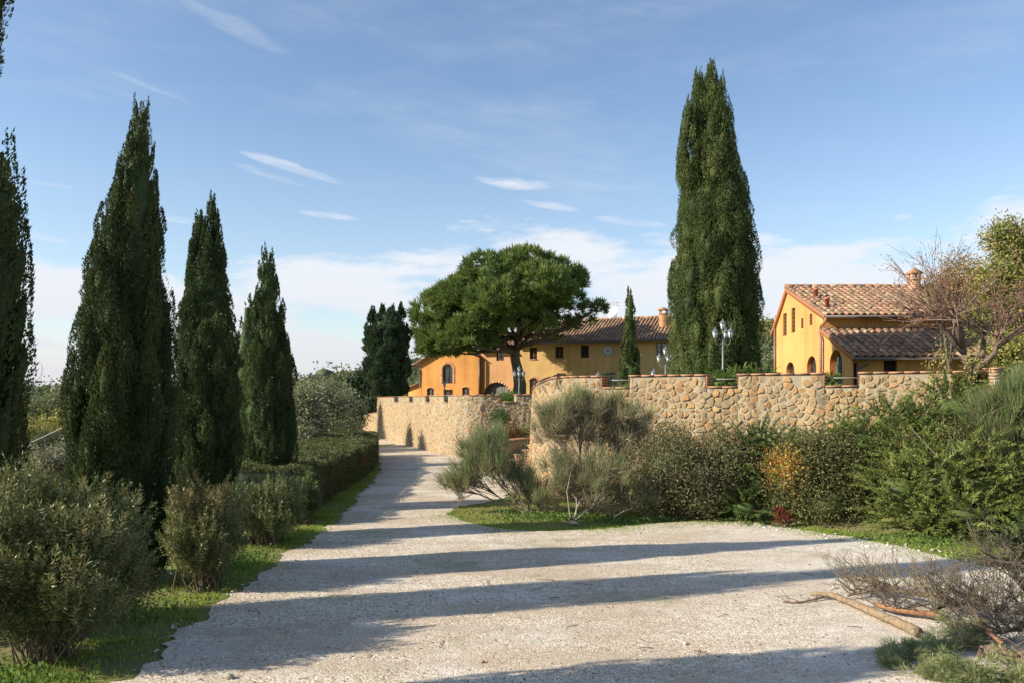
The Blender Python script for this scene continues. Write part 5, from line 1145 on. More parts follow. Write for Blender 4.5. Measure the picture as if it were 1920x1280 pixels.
def juniper(label, fans, seed, cols, group='spreading junipers', lf=.06, per=46, density=1.0, root=None, core=None, L0=.55):
    """fans: (x,y,z, rx,ry,rz, n) lobes carrying feathery sprays that arch outwards"""
    r = np.random.default_rng(seed); fb = arr(fans); root = root or (fb[:, 0].mean(), fb[:, 1].mean(), float(gz(fb[:, 0].mean(), fb[:, 1].mean())))
    T = thing('juniper_bush', label, 'bush', root, group); m = MB(); w = MB()
    for (x, y, z, rx, ry, rz, n) in fans:
        n = int(n * density); q = nrm(r.normal(size=(n, 3)) + arr([0, -.25, .2])); c = arr([x, y, z]) + q * arr([rx, ry, rz]) * (.55 + .4 * r.random((n, 1)))
        d = nrm(q * arr([1, 1, .45]) + arr([.0, 0, .30]) + r.normal(size=(n, 3)) * .22); L = L0 * (.6 + .7 * r.random(n))
        side = nrm(np.cross(d, arr([0, 0, 1.]) + r.normal(size=(n, 3)) * .35)); nrmv = np.cross(side, d); fc = ncol(n, cols, r)
        t_ = np.linspace(.0, 1, per)[None, :] ** .9; sg = np.where(np.arange(per) % 2 == 0, 1., -1.)[None, :]
        droop = -.22 * t_ ** 2 + .0
        p = c[:, None] + d[:, None] * (L[:, None] * t_)[..., None] + arr([0, 0, 1.])[None, None] * (droop * L[:, None])[..., None] + r.normal(size=(n, per, 3)) * .012
        D = d[:, None] * .8 + side[:, None] * sg[..., None] * (.75 - .5 * t_)[..., None] + r.normal(size=(n, per, 3)) * .25 + arr([0, 0, .12])
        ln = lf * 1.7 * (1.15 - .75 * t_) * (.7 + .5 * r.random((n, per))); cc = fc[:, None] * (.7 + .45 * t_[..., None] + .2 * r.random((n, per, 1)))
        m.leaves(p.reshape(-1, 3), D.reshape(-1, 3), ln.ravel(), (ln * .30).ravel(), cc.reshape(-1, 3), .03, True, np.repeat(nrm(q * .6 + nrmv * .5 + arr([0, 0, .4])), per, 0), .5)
        for i in range(0, n, 4): w.tube([arr([x, y, z - rz * .3]), (arr([x, y, z]) + c[i]) / 2, c[i], c[i] + d[i] * L[i] * .6], [.014, .010, .007, .003], (.17, .12, .08), 3, False)
    lobe_core(m, [f[:6] for f in fans], arr(cols[-1]), core or .55)
    m.build('leaves', M_leaf, T); w.build('stems', M_bark, T)
JC = [(.17, .21, .055), (.215, .24, .075), (.13, .17, .045), (.090, .12, .038)]
juniper('dark feathery juniper between the olive shrub and the orange-flecked bush', [(4.9, 17.2, 1.25, .6, .5, .55, 60), (5.4, 17.4, 1.45, .55, .5, .45, 60), (5.2, 16.8, .7, .6, .5, .5, 55), (4.8, 16.45, .25, .55, .4, .3, 40), (5.9, 17.3, 1.3, .5, .5, .4, 45)], 81, [(.085, .13, .036), (.11, .155, .04), (.06, .095, .032)])
scrub('dense_shrub', 'rounded small-leaved bush with an orange and yellow patch on its left side', [(6.0, 16.4, .95, .75, .6, .85), (6.6, 16.4, .9, .7, .6, .85), (7.1, 16.4, .85, .6, .6, .8), (6.3, 15.95, .4, .8, .4, .45), (6.6, 16.5, 1.3, .8, .5, .5), (5.6, 16.3, .95, .45, .5, .7)], 42000, 72, [(.115, .14, .05), (.155, .16, .062), (.085, .108, .042), (.19, .145, .08)], .052,
      patch=((5.40, 15.9, 1.22), (.32, .7, .40), [(.42, .20, .04), (.46, .31, .06), (.36, .10, .03), (.16, .17, .05), (.14, .16, .05)]), twigs=90)
scrub('red_leaved_plant', 'little plant with deep red leaves at the foot of the orange-flecked bush', [(5.28, 15.8, .22, .13, .1, .16), (5.48, 15.8, .17, .07, .07, .09)], 420, 73, [(.17, .03, .022), (.12, .022, .02), (.22, .05, .03)], .05, twigs=10, core=0, clus=5, cl=.03, cat='plant')
juniper('broad bright green juniper spreading over the bank at the centre right', [(7.4, 15.3, .75, .7, .6, .6, 90), (8.1, 15.1, .95, .8, .6, .65, 110), (8.9, 15.0, .85, .8, .6, .65, 110), (8.3, 14.5, .4, .9, .45, .4, 90), (7.6, 14.9, .3, .7, .4, .35, 60), (9.4, 14.8, .5, .6, .5, .45, 60), (7.9, 15.8, 1.35, .7, .5, .5, 80), (8.8, 15.6, 1.5, .7, .5, .5, 60)], 82, JC)
juniper('juniper with long pointed fronds reaching up over the stone wall', [(7.3, 16.7, 1.7, .5, .5, .40, 55), (7.9, 16.9, 1.95, .55, .5, .42, 60), (8.5, 16.7, 2.0, .5, .5, .4, 55), (9.1, 16.7, 2.35, .6, .4, .4, 55), (9.8, 16.4, 2.2, .6, .4, .4, 50), (7.0, 16.6, 1.45, .4, .4, .35, 40), (6.6, 16.9, 1.5, .5, .4, .3, 35)], 83, [(.10, .145, .04), (.075, .115, .034), (.13, .165, .05)], L0=.75)
scrub('dense_shrub', 'brownish mixed scrub with bare twigs in the middle of the bank', [(8.6, 16.0, 1.35, .7, .5, .6), (9.2, 15.6, 1.1, .6, .5, .6), (9.6, 16.2, 1.5, .6, .5, .6), (7.9, 16.3, 1.3, .5, .4, .5)], 20000, 74, [(.10, .105, .048), (.15, .12, .065), (.19, .13, .07), (.075, .09, .04)], .05, twigs=90, tw=(.3, .24, .18))
deadwood('bare forked pale sapling standing in the scrub under the wall', (8.15, 15.1, 1.0), [(-.1, 0, 1)], 75, .5, .018, (.40, .31, .23), 2, up=.4)
deadwood('thin bare leaning sapling, the right one of two in the scrub', (8.55, 15.1, 1.05), [(-.12, .1, 1)], 76, .62, .016, (.40, .33, .26), 2, up=.4, spread=.3)
juniper('light green juniper at the right edge below the broom', [(10.1, 14.2, .8, .7, .5, .5, 70), (10.8, 13.9, .9, .7, .5, .55, 70), (9.7, 14.1, .45, .6, .4, .4, 55), (11.3, 13.6, .7, .6, .5, .5, 40), (10.2, 14.8, 1.25, .6, .5, .4, 45)], 84, [(.15, .19, .05), (.185, .205, .065), (.11, .15, .04)])
juniper('small dark juniper nearest the yard at the right edge', [(8.15, 12.75, .22, .40, .35, .25, 60), (8.55, 12.7, .3, .4, .35, .35, 60), (9.0, 12.8, .3, .45, .4, .4, 50)], 85, [(.085, .13, .034), (.06, .095, .03), (.11, .15, .042)], lf=.05, L0=.38)
juniper('juniper fronds rising behind the upper right of the wall', [(11.0, 16.2, 2.6, .8, .4, .4, 70), (12, 15.8, 2.6, .7, .5, .4, 50), (10.3, 16.2, 2.35, .5, .4, .3, 40)], 86, JC)
juniper('low feathery juniper behind the wall beside the tall lamp post', [(6.5, 23.2, 3.12, .55, .4, .22, 42), (7.2, 23.2, 3.10, .5, .4, .2, 42), (6.0, 22.9, 2.9, .45, .4, .25, 40)], 87, [(.10, .16, .038), (.13, .19, .05), (.08, .125, .034)], L0=.42)
juniper('green juniper tuft showing through the right-hand notch of the wall', [(8.35, 21.0, 2.85, .18, .3, .22, 34), (8.2, 21.2, 2.8, .15, .3, .15, 18)], 88, [(.10, .155, .042), (.13, .18, .05), (.08, .125, .034)], L0=.26)
scrub('dense_shrub', 'dark clipped bush seen in the notch beside the bastion', [(2.52, 21.9, 2.85, .17, .22, .26)], 1500, 89, [(.05, .07, .03), (.07, .09, .035)], .05, twigs=8)

# ivy on the right end of the wall and the climber beside it
def ivy(label, pts_fn, n, seed, cols, lf=.06, name='ivy', stems=None, base=(0, 0, 0)):
    r = np.random.default_rng(seed); T = thing(name, label, 'climbing plant', base); m = MB(); p, q = pts_fn(r, n)
    m.leaves(p, q + r.normal(size=(n, 3)) * .5 + arr([0, 0, -.3]), lf * (.6 + .8 * r.random(n)), lf * .8, ncol(n, cols, r), .06); m.build('leaves', M_gloss, T)
    w = MB()
    for s in stems or []: w.tube(s, [.02, .016, .010][:len(s)] if len(s) <= 3 else np.linspace(.022, .006, len(s)), (.28, .22, .17), 5, False)
    if stems: w.build('stems', M_bark, T)
def ivyf(r, n):
    a, b = PW.px(1783, ARC), PW.px(1858, ARC); u = a + (b - a) * r.random(n); z = 1.9 + r.random(n) ** .7 * 1.18; p = PW.at(u); nn = PW.nr(u); d = .06 + .12 * r.random(n)
    return np.concatenate([p + nn * d[:, None], z[:, None]], 1), np.concatenate([nn, np.zeros((n, 1))], 1)
IV = [(.16, .19, .05), (.22, .22, .07), (.11, .14, .04), (.28, .17, .07), (.36, .26, .10)]
pI = PW.at(PW.px(1820, ARC)); ivy('yellowing ivy mat over the right end of the stone wall', ivyf, 4200, 91, IV, base=(*pI, 2.0))
def climb(r, n):
    t_ = r.random(n); k = r.integers(0, 4, n); bx_ = arr([9.35, 9.55, 9.05, 9.75])[k]; tx = arr([9.05, 9.9, 8.85, 9.6])[k]; zt_ = arr([3.75, 3.6, 3.35, 3.4])[k]
    x = bx_ + (tx - bx_) * t_ + r.normal(size=n) * .07; z = 1.7 + (zt_ - 1.7) * t_; return np.stack([x, 17.2 - .3 * t_ + r.normal(size=n) * .07, z + r.normal(size=n) * .05], -1), r.normal(size=(n, 3)) * .4 + arr([0, -.6, 0])
ivy('yellow-green leafy climber rising above the wall in front of the bare tree', climb, 1500, 92, IV, .06, 'climbing_shrub', [[(9.4, 17.2, 1.3), (9.3, 17.1, 2.5), (9.05, 16.9, 3.8)], [(9.5, 17.2, 1.3), (9.6, 17.1, 2.5), (9.9, 16.9, 3.65)], [(9.4, 17.1, 1.2), (9.2, 17, 2.4), (8.85, 16.9, 3.35)]], (9.4, 17.2, 1.4))

# brick pillar at the end of the wall with a small enamel plate
def pillar():
    D = 16.9; x = (1865 - 960) * D / F; T = thing('brick_pillar', 'square brick gate pillar with a small white plate, right of the ivy', 'pillar', (x, D, 1.6)); zt = CZ + (HY - 692) * D / F; r = random.Random(4)
    m = MB(); n = 20
    for i in range(n):
        z0 = zt - .07 * (i + 1); m.box((x - .095, D - .1, z0), (x + .095, D + .25, z0 + .062), arr((.50, .34, .21)) * r.uniform(.85, 1.15))
    m.box((x - .088, D - .093, zt - 1.5), (x + .088, D + .243, zt - .01), (.4, .33, .25)); m.box((x - .11, D - .115, zt), (x + .11, D + .265, zt + .04), (.48, .27, .17)); m.build('shaft', M_brick, T)
    z = CZ + (HY - 717) * D / F; m = MB(); m.box((x - .085, D - .125, z - .05), (x + .06, D - .112, z + .06), (.68, .68, .68)); p = m.build('plate', M_metal, T)
    m = MB()
    for (a, b, c, e) in ((-.055, -.035, -.03, .04), (-.055, -.005, .03, .042), (-.025, -.008, -.03, .02), (.008, .022, -.025, .035), (-.02, .02, -.008, .004)): m.box((x + a, D - .128, z + c), (x + b, D - .1255, z + e), (.12, .10, .22))
    m.build('lettering', M_metal, p)
pillar()

# ------------------------------------------------------------------ trees behind
def bare_tree():
    r = np.random.default_rng(101); D = 19.6; T = thing('bare_tree', 'spreading pollarded tree, nearly leafless with reddish twigs, in front of the farmhouse', 'tree', (11.35, D, 2.32)); w = MB(); tips = []
    B = P(1822, 700, D); B[2] = 2.3; c = (.20, .145, .115)
    w.tube([B - arr([0, 0, .3]), B, P(1825, 690, D)], [.17, .15, .12], c, 8)
    mains = [[P(1820, 695, D), P(1808, 670, D), P(1806, 640, D + .3), P(1800, 615, D + .3)], [P(1806, 650, D), P(1795, 620, D - .2), P(1788, 598, D - .3)], [P(1828, 695, D), P(1845, 680, D - .2), P(1866, 660, D - .3), P(1868, 640, D - .3)],
             [P(1840, 684, D), P(1843, 655, D + .4), P(1846, 618, D + .5)], [P(1808, 660, D), P(1770, 620, D + .2), P(1758, 598, D + .1)], [P(1866, 650, D), P(1900, 628, D), P(1925, 615, D)]]
    for k, mn in enumerate(mains):
        w.tube(mn, np.linspace(.085, .05, len(mn)), c, 7); e = mn[-1]; d0 = nrm(mn[-1] - mn[-2])
        for i in range(16):
            a = r.uniform(-1, 1); d = nrm(arr([a * 1.0 + (-.35 if k in (0, 1, 4) else .25), r.normal() * .45, .25 + r.random() * .9 - .3 * abs(a)])); grow(r, e + r.normal(size=3) * .05, d, r.uniform(.6, 1.15), .017, 2, w, tips, (.30, .20, .155), (2, 4), .36, .08, .62, 4, .12, .003)
    w.build('trunk', M_bark, T, True)
    m = MB(); tp = arr([p for p, _ in tips]); k = r.integers(0, len(tp), 1600); p = tp[k] + r.normal(size=(1600, 3)) * .06
    m.leaves(p, r.normal(size=(1600, 3)) + arr([0, 0, -.4]), .05, .03, ncol(1600, [(.30, .10, .05), (.36, .19, .08), (.25, .14, .07)], r)); m.build('leaves', M_leaf, T)
bare_tree()
def leafy_tree(name, label, base, H, lobes, n, seed, cols, lf, group=None, w=None, trunk=.2, cat='tree', mat_=None, clus=12, cl=.25, core=0, nl=12, tcol=(.15, .12, .09), shell=.35):
    r = np.random.default_rng(seed); T = thing(name, label, cat, base, group); m = MB(); wd = MB(); nc = n // clus; pt, q, k = bush_pts(lobes, nc, r, shell); idx = np.repeat(np.arange(nc), clus); N = len(idx)
    p = pt[idx] + r.normal(size=(N, 3)) * cl; cc = ncol(nc, cols, r, w)[idx] * (.75 + .5 * r.random((N, 1)))
    m.leaves(p, q[idx] * .5 + r.normal(size=(N, 3)) + arr([0, 0, .2]), lf * (.6 + .8 * r.random(N)), lf * .55, cc, .05, False, q[idx] + arr([0, 0, .25]), .7)
    if core: lobe_core(m, lobes, arr(cols[0]), core)
    m.build('crown', mat_ or M_leaf, T); b = arr(base); lb = arr(lobes); fk = b + arr([0, 0, H * .25])
    wd.tube([b - arr([0, 0, .4]), b + arr([0, 0, H * .1]), fk], [trunk, trunk * .8, trunk * .7], tcol, 8)
    for l in lb:
        c = l[:3]; wd.tube([fk, fk * .5 + c * .5 + arr([0, 0, -.1]), c], [trunk * .5, trunk * .35, trunk * .15], tcol, 5, False)
        for i in range(nl):
            e = c + nrm(r.normal(size=3)) * l[3:] * .85; wd.tube([fk * .3 + c * .7, (c + e) / 2, e], [trunk * .2, trunk * .12, trunk * .04], tcol, 3, False)
    wd.build('trunk', M_bark, T)
def PL_(px, py, D, rx, ry, k=.8): c = P(px, py, D); s = D / F; return (c[0], c[1], c[2], rx * s, rx * s * k, ry * s)
D = 30.5 + 8
GY = [(.16, .205, .06), (.21, .235, .075), (.12, .16, .05), (.27, .24, .075), (.30, .21, .08)]
leafy_tree('broadleaf_tree', 'yellowing green broadleaf tree rising behind the farmhouse roof at the right edge', (22.8, 26, 2.3), 6, [PL_(1885, 450, 25.5, 34, 38), PL_(1925, 490, 25.5, 50, 60), PL_(1870, 530, 25, 42, 45), PL_(1905, 600, 25, 55, 50), PL_(1845, 590, 25.2, 35, 38), PL_(1960, 560, 25, 55, 70), PL_(1900, 660, 23.5, 55, 25), PL_(1965, 640, 24, 50, 40)], 42000, 111, GY, .10, cl=.16, trunk=.22, nl=16)
leafy_tree('broadleaf_tree', 'thin ochre-leaved tree between chimney and tall green tree', (14.3, 26.2, 2.3), 5, [PL_(1800, 520, 26.2, 36, 40), PL_(1760, 545, 26.2, 26, 28), PL_(1835, 540, 26.2, 30, 40)], 7000, 112, [(.27, .21, .08), (.33, .20, .09), (.20, .19, .07)], .08, cl=.16, trunk=.1, nl=18)
OLV = [(.145, .16, .105), (.19, .205, .14), (.10, .12, .075), (.16, .18, .085)]
for i, (px, py, D, rx, ry, lab) in enumerate([(600, 762, 37, 48, 42, 'near silver-green olive tree behind the clipped hedge'), (645, 775, 40, 38, 34, 'olive tree right of the near one, beside the lamp post'), (565, 780, 33, 36, 50, 'olive tree half hidden by the slim cypress'), (618, 745, 48, 40, 32, 'taller olive tree behind the near one')]):
    c = P(px, py, D); s = D / F; leafy_tree('olive_tree', lab, (c[0], c[1], float(gz(c[0], c[1]))), c[2] + 1, [PL_(px, py, D, rx, ry), PL_(px - rx * .5, py + ry * .3, D, rx * .6, ry * .7), PL_(px + rx * .5, py + ry * .2, D, rx * .6, ry * .7), PL_(px + 3, py - ry * .55, D, rx * .45, ry * .5), PL_(px, py + ry * .8, D - 1, rx * .9, ry * .6)], 9500, 120 + i, OLV, .12, 'olive trees left of the wall', cl=.18, trunk=.15, core=.4)
leafy_tree('dark_conifer', 'dark spiky conifer between the olive trees and the cypress clump', (*P(688, 770, 60)[:2], .2), 4, [PL_(690, 740, 60, 24, 34), PL_(680, 712, 60, 14, 16), PL_(668, 716, 60, 16, 5), PL_(700, 700, 60, 12, 18), PL_(672, 760, 60, 24, 20), PL_(702, 760, 58, 16, 25)], 9000, 130, [(.035, .058, .034), (.05, .075, .04), (.026, .045, .028)], .22, cl=.2, core=.5, mat_=M_cyp)
# trees on the slope behind the farmhouse gable
for i, (px, py, D, rx, ry, cs, lab) in enumerate([(1440, 618, 100, 24, 16, GY, 'ochre-crowned tree on the hill left of the farmhouse gable'), (1450, 640, 95, 22, 14, OLV, 'grey olive tree on the hill below the ochre tree'), (1437, 668, 90, 14, 12, OLV, 'round olive bush low on the hill beside the gable'), (1452, 682, 86, 16, 12, OLV, 'lowest olive bush on the slope, touching the gable')]):
    c = P(px, py, D); leafy_tree('hill_tree', lab, (c[0], c[1], c[2] - ry * D / F - .5), 2, [PL_(px, py, D, rx, ry), PL_(px - rx * .4, py + 4, D, rx * .5, ry * .7), PL_(px + rx * .4, py - 4, D, rx * .5, ry * .6)], 4200, 140 + i, cs, .28, cl=.35, core=.5, trunk=.18)
# valley trees far left
VC = [[(.10, .125, .055), (.14, .15, .06)], [(.30, .26, .06), (.24, .22, .06), (.14, .16, .05)], [(.07, .09, .05), (.10, .11, .06)], [(.17, .16, .11), (.14, .145, .10)]]
VT = [(55, 815, 70, 34, 24, 1, 'golden-leaved tree in the valley at the left'), (105, 805, 95, 34, 24, 1, 'yellow-green tree beyond the golden one'), (60, 770, 150, 36, 20, 0, 'green round tree low on the far hill'), (110, 765, 160, 34, 20, 2, 'dark green tree on the far hill'), (95, 833, 52, 28, 22, 2, 'dark bushy tree just behind the oleander tops'), (25, 862, 40, 28, 30, 2, 'near dark bush at the left edge beside the cypress'), (90, 868, 38, 48, 22, 3, 'low grey-brown bush behind the big oleander'), (20, 790, 90, 34, 30, 0, 'green tree at the left edge of the valley'), (135, 850, 44, 34, 34, 3, 'grey scrub tree under the tallest cypress')]
for i, (px, py, D, rx, ry, ci, lab) in enumerate(VT):
    c = P(px, py, D); b = float(gz(c[0], c[1])); leafy_tree('valley_tree', lab, (c[0], c[1], b), max(1.5, c[2] - b), [PL_(px, py, D, rx, ry), PL_(px - rx * .5, py + ry * .3, D, rx * .6, ry * .6), PL_(px + rx * .5, py + ry * .2, D, rx * .6, ry * .6), PL_(px + 4, py + ry * .8, D, rx, ry * .7)], 4200, 150 + i, VC[ci], .0032 * D + .02, cl=.006 * D, core=.55, trunk=.2)
deadwood('thin bare tree standing against the sky at the far left', tuple(P(33, 800, 60)), [(.1, 0, 1), (-.2, 0, 1), (.3, 0, .9)], 159, 2.0, .06, (.16, .13, .11), 4, 'bare_tree', 'tree', .5)
def far_wood():
    r = np.random.default_rng(160); m = MB(); n = 1500; X = -420 + 520 * r.random(n); Y = 170 + 330 * r.random(n); Z = gz(X, Y); lv = []; V, Fa = ico()
    X[:140] = -360 + 330 * r.random(140); Y[:140] = 380 + 60 * r.random(140); Z = gz(X, Y)
    for i in range(n):
        s = r.uniform(5, 9) if i < 140 else r.uniform(2.2, 4.2); c = arr([X[i], Y[i], Z[i] + s * .6]); cs = arr([(.085, .11, .055), (.12, .135, .06), (.16, .15, .07), (.07, .09, .055)][r.integers(0, 4)]) * r.uniform(.8, 1.2)
        if X[i] / Y[i] > -.45 and X[i] / Y[i] < .2 and r.random() < .5: continue
        m.add(V * arr([s, s, s * .85]) * (.6) + c, Fa, cs); k = 42; q = nrm(r.normal(size=(k, 3))); q[:, 2] = np.abs(q[:, 2]) ; m.leaves(c + q * s * (.6 + .4 * r.random((k, 1))), q + r.normal(size=(k, 3)) * .5, 1.3, .9, cs * (.75 + .5 * r.random((k, 1))))
    o = m.build('far_woodland', M_leaf); tag(o, 'autumn woodland covering the far hill at the left', 'woodland', kind='stuff')
far_wood()
# planting bed by the steps
scrub('ball_tree', 'little clipped ball tree on a thin stem beside the stone steps', [(*P(936, 783, 31.5), .29, .28, .26)], 1800, 171, [(.06, .10, .035), (.08, .12, .04)], .07, root=tuple(P(937, 812, 31.5) - arr([0, 0, .6])), twigs=14, cat='tree')
m = MB(); b0 = P(937, 830, 31.5); m.tube([b0, P(937, 812, 31.5), P(936, 790, 31.5)], .025, (.2, .15, .1), 6); m.build('trunk', M_bark, bpy.data.objects['ball_tree'])
scrub('flowering_shrub', 'reddish low shrub beneath the ball tree along the parapet', [(*P(955, 812, 32.3), .45, .3, .3), (*P(943, 820, 31.8), .3, .3, .25)], 2600, 172, [(.22, .13, .07), (.14, .14, .05), (.28, .12, .07)], .07, root=(-.2, 32.2, .5), twigs=14, core=.4)
scrub('flowering_shrub', 'yellow-green low plants at the upper end of the parapet', [(*P(982, 811, 32.8), .45, .3, .16)], 1500, 173, [(.20, .22, .05), (.30, .26, .06), (.12, .14, .05)], .06, root=(.5, 32.9, .7), twigs=8, core=.3)
scrub('dense_shrub', 'green plants growing in the wide notch of the left wall', [(*P(955, 746, 37), .55, .4, .22)], 1800, 174, [(.09, .15, .03), (.12, .18, .04)], .08, root=(0, 37, 2.3), twigs=6, core=.4)
# thin bare twigs beside the small cypress
deadwood('leafless shrub in front of the villa wall beside the big cypress', (7.9, 38, 2.32), [(-.6, 0, 1), (-.2, 0, 1), (-.9, 0, .8), (.2, 0, 1)], 175, 1.1, .02, (.24, .19, .13), 3, 'bare_shrub', 'shrub', .5)
# black creeper stems over the bastion coping
r_ = np.random.default_rng(9); m = MB(); T = thing('bare_vine', 'bare dark vine stems hanging over the bastion coping', 'climbing plant', tuple(P(1020, 715, 21.5)))
for i in range(12):
    a = r_.uniform(1003, 1055); u = PW.px(a, ARC * .4, ARC + 1); z = float(topR(u)) + .06; p0 = PW.at(u); n0 = PW.nr(u); u2 = u + r_.uniform(-.5, .5); u3 = u + r_.uniform(-.4, .4)
    m.tube([(*(PW.at(u2) - PW.nr(u2) * .1), float(topR(u2)) + .07), (*(p0 + n0 * .03), z + .02), (*(p0 + n0 * .10), z - .08), (*(PW.at(u3) + PW.nr(u3) * .07), z - r_.uniform(.15, .45))], [.014, .013, .011, .006], (.09, .065, .05), 4, False)
m.build('branches', M_bark, T)

# ------------------------------------------------------------------ grass
def grass():
    r = np.random.default_rng(200); m = MB(); Pn = []
    E = Path(gl); n = 64000; u = 4 + (E.L - 4) * r.random(n) ** 1.1; off = r.random(n) ** .8 * 1.55 - .34; p = E.at(u) + -E.nr(u) * off[:, None] * 1.0
    dens = np.sin(p[:, 0] * 3.1 + p[:, 1] * 1.3) + np.sin(p[:, 1] * 2.3) * .7 + r.normal(size=n) * .5; k = (dens > -1.0) & ~((off < .12) & (r.random(n) < .80 - off)) & (p[:, 1] > 5.5); Pn.append((p[k], .052))
    # island and strip below the bank
    n = 90000; x = -1.6 + 15 * r.random(n); y = 10.5 + 10 * r.random(n); ins = in_poly(x, y, gravel_poly); yb = edge_y(x) + .6; k = ~ins & (y < np.where(x < 2.2, 20, yb)) & (x > -1.5) & (np.abs(x / y) < .68)
    d2 = np.sin(x * 2.2 + y * 1.7) + np.sin(x * .9 - y * 2.9) + r.normal(size=n) * .9; k &= (d2 > -.6 + .25 * (x > 5)); Pn.append((np.stack([x, y], -1)[k], .038))
    # a few tufts on the gravel edge
    n = 5000; E2 = Path(arr(R_EDGE[3:16])); n = 11000; u = E2.L * r.random(n); p = E2.at(u) + r.normal(size=(n, 2)) * .34; Pn.append((p, .028))
    # thin moss-like growth on the middle of the yard
    n = 5200; p = arr([1.6, 12.2]) + r.normal(size=(n, 2)) * [1.6, .7]; Pn.append((p, .013))
    for p, h in Pn:
        n = len(p); z = gz(p[:, 0], p[:, 1]); P3 = np.concatenate([p, z[:, None] - .005], 1); hh = h * (.5 + 1.1 * r.random(n)) * (1 + .5 * np.sin(p[:, 0] * 1.9) * np.cos(p[:, 1] * 2.3))
        dry = (np.sin(p[:, 0] * 1.3 + 2) + np.cos(p[:, 1] * 1.1 + p[:, 0]) + r.normal(size=n) * .7 + np.clip(p[:, 0] - 5, 0, 4) * .35) > 1.5
        c = np.where(dry[:, None], ncol(n, [(.31, .26, .11), (.26, .25, .10)], r), ncol(n, [(.20, .275, .045), (.155, .23, .04), (.24, .30, .065)], r))
        m.leaves(P3, r.normal(size=(n, 3)) * .42 + arr([0, 0, 1]), hh, .009 + .0004 * p[:, 1], c, .06, True)
    # broad-leaved weeds
    for (cx_, cy_, sx, sy, n) in ((0.9, 16.9, .7, .3, 1500), (-4.6, 9.4, .35, .4, 900), (-4.9, 6.9, .5, .4, 2200), (2.6, 16.4, .6, .2, 1100), (7.2, 14.2, 1.2, .4, 1200), (-4.2, 12.4, .2, .6, 600)):
        p = np.stack([cx_ + r.normal(size=n) * sx, cy_ + r.normal(size=n) * sy], -1); ok = ~in_poly(p[:, 0], p[:, 1], gravel_poly); p = p[ok]; n = len(p); z = gz(p[:, 0], p[:, 1]) + .10 * r.random(n) ** 1.5
        m.leaves(np.concatenate([p, z[:, None]], 1), r.normal(size=(n, 3)) + arr([0, 0, .8]), .055, .035, ncol(n, [(.09, .15, .04), (.12, .19, .05)], r), .08)
    tag(m.build('grass', M_grass), 'short bright grass and weeds along the edges of the gravel yard', 'grass', kind='stuff')
grass()
def litter():
    r = np.random.default_rng(210); m = MB(); n = 1800; y = 6.5 + 9 * r.random(n) ** 1.5; x = (r.random(n) * 2 - 1) * y * .6; k = in_poly(x, y, gravel_poly); p = np.stack([x, y, np.full(n, .014)], -1)[k]; n = len(p)
    D = r.normal(size=(n, 3)) * [1, 1, .12]; m.leaves(p, D, .02 + .03 * r.random(n), .012, ncol(n, [(.16, .09, .05), (.10, .065, .04), (.24, .15, .08)], r), .08)
    for i in range(26):
        y = r.uniform(7.2, 12); x = r.uniform(-.4, .5) * y; a = r.random() * 3; L = r.uniform(.06, .3); m.tube([(x, y, .012), (x + L * math.cos(a) * .5, y + L * math.sin(a) * .5, .018), (x + L * math.cos(a), y + L * math.sin(a), .012)], .004, (.22, .14, .09), 4)
    tag(m.build('leaf_litter', M_bark), 'dry fallen leaves and small twigs on the gravel', 'leaf litter', kind='stuff')
litter()
for i, (px, py, s, col, lab) in enumerate([(1076, 984, .11, (.44, .33, .24), 'pinkish stone lying on the grass in front of the big broom'), (430, 1272, .055, (.40, .36, .30), 'round stone on the gravel at the bottom left'), (1182, 1024, .03, (.66, .62, .55), 'white pebble in the middle of the yard'), (1285, 1208, .035, (.60, .55, .48), 'pale stone on the gravel right of the centre'), (983, 1104, .035, (.62, .58, .50), 'flat pale stone in the centre of the yard'), (1565, 1103, .045, (.66, .62, .56), 'white stone just left of the fallen branches'), (905, 1242, .03, (.42, .24, .15), 'small brown stone near the bottom centre')]):
    g = G(px, py); m = MB(); rr = np.random.default_rng(i + 5); V, Fa = ico(); stone_lump(m, (g[0], g[1], s * .45), s, rr, col); o = m.build('rock', M_stone, smooth=False); tag(o, lab, 'stone')
    bm_ = o.modifiers.new('bevel', 'SUBSURF'); bm_.levels = bm_.render_levels = 1

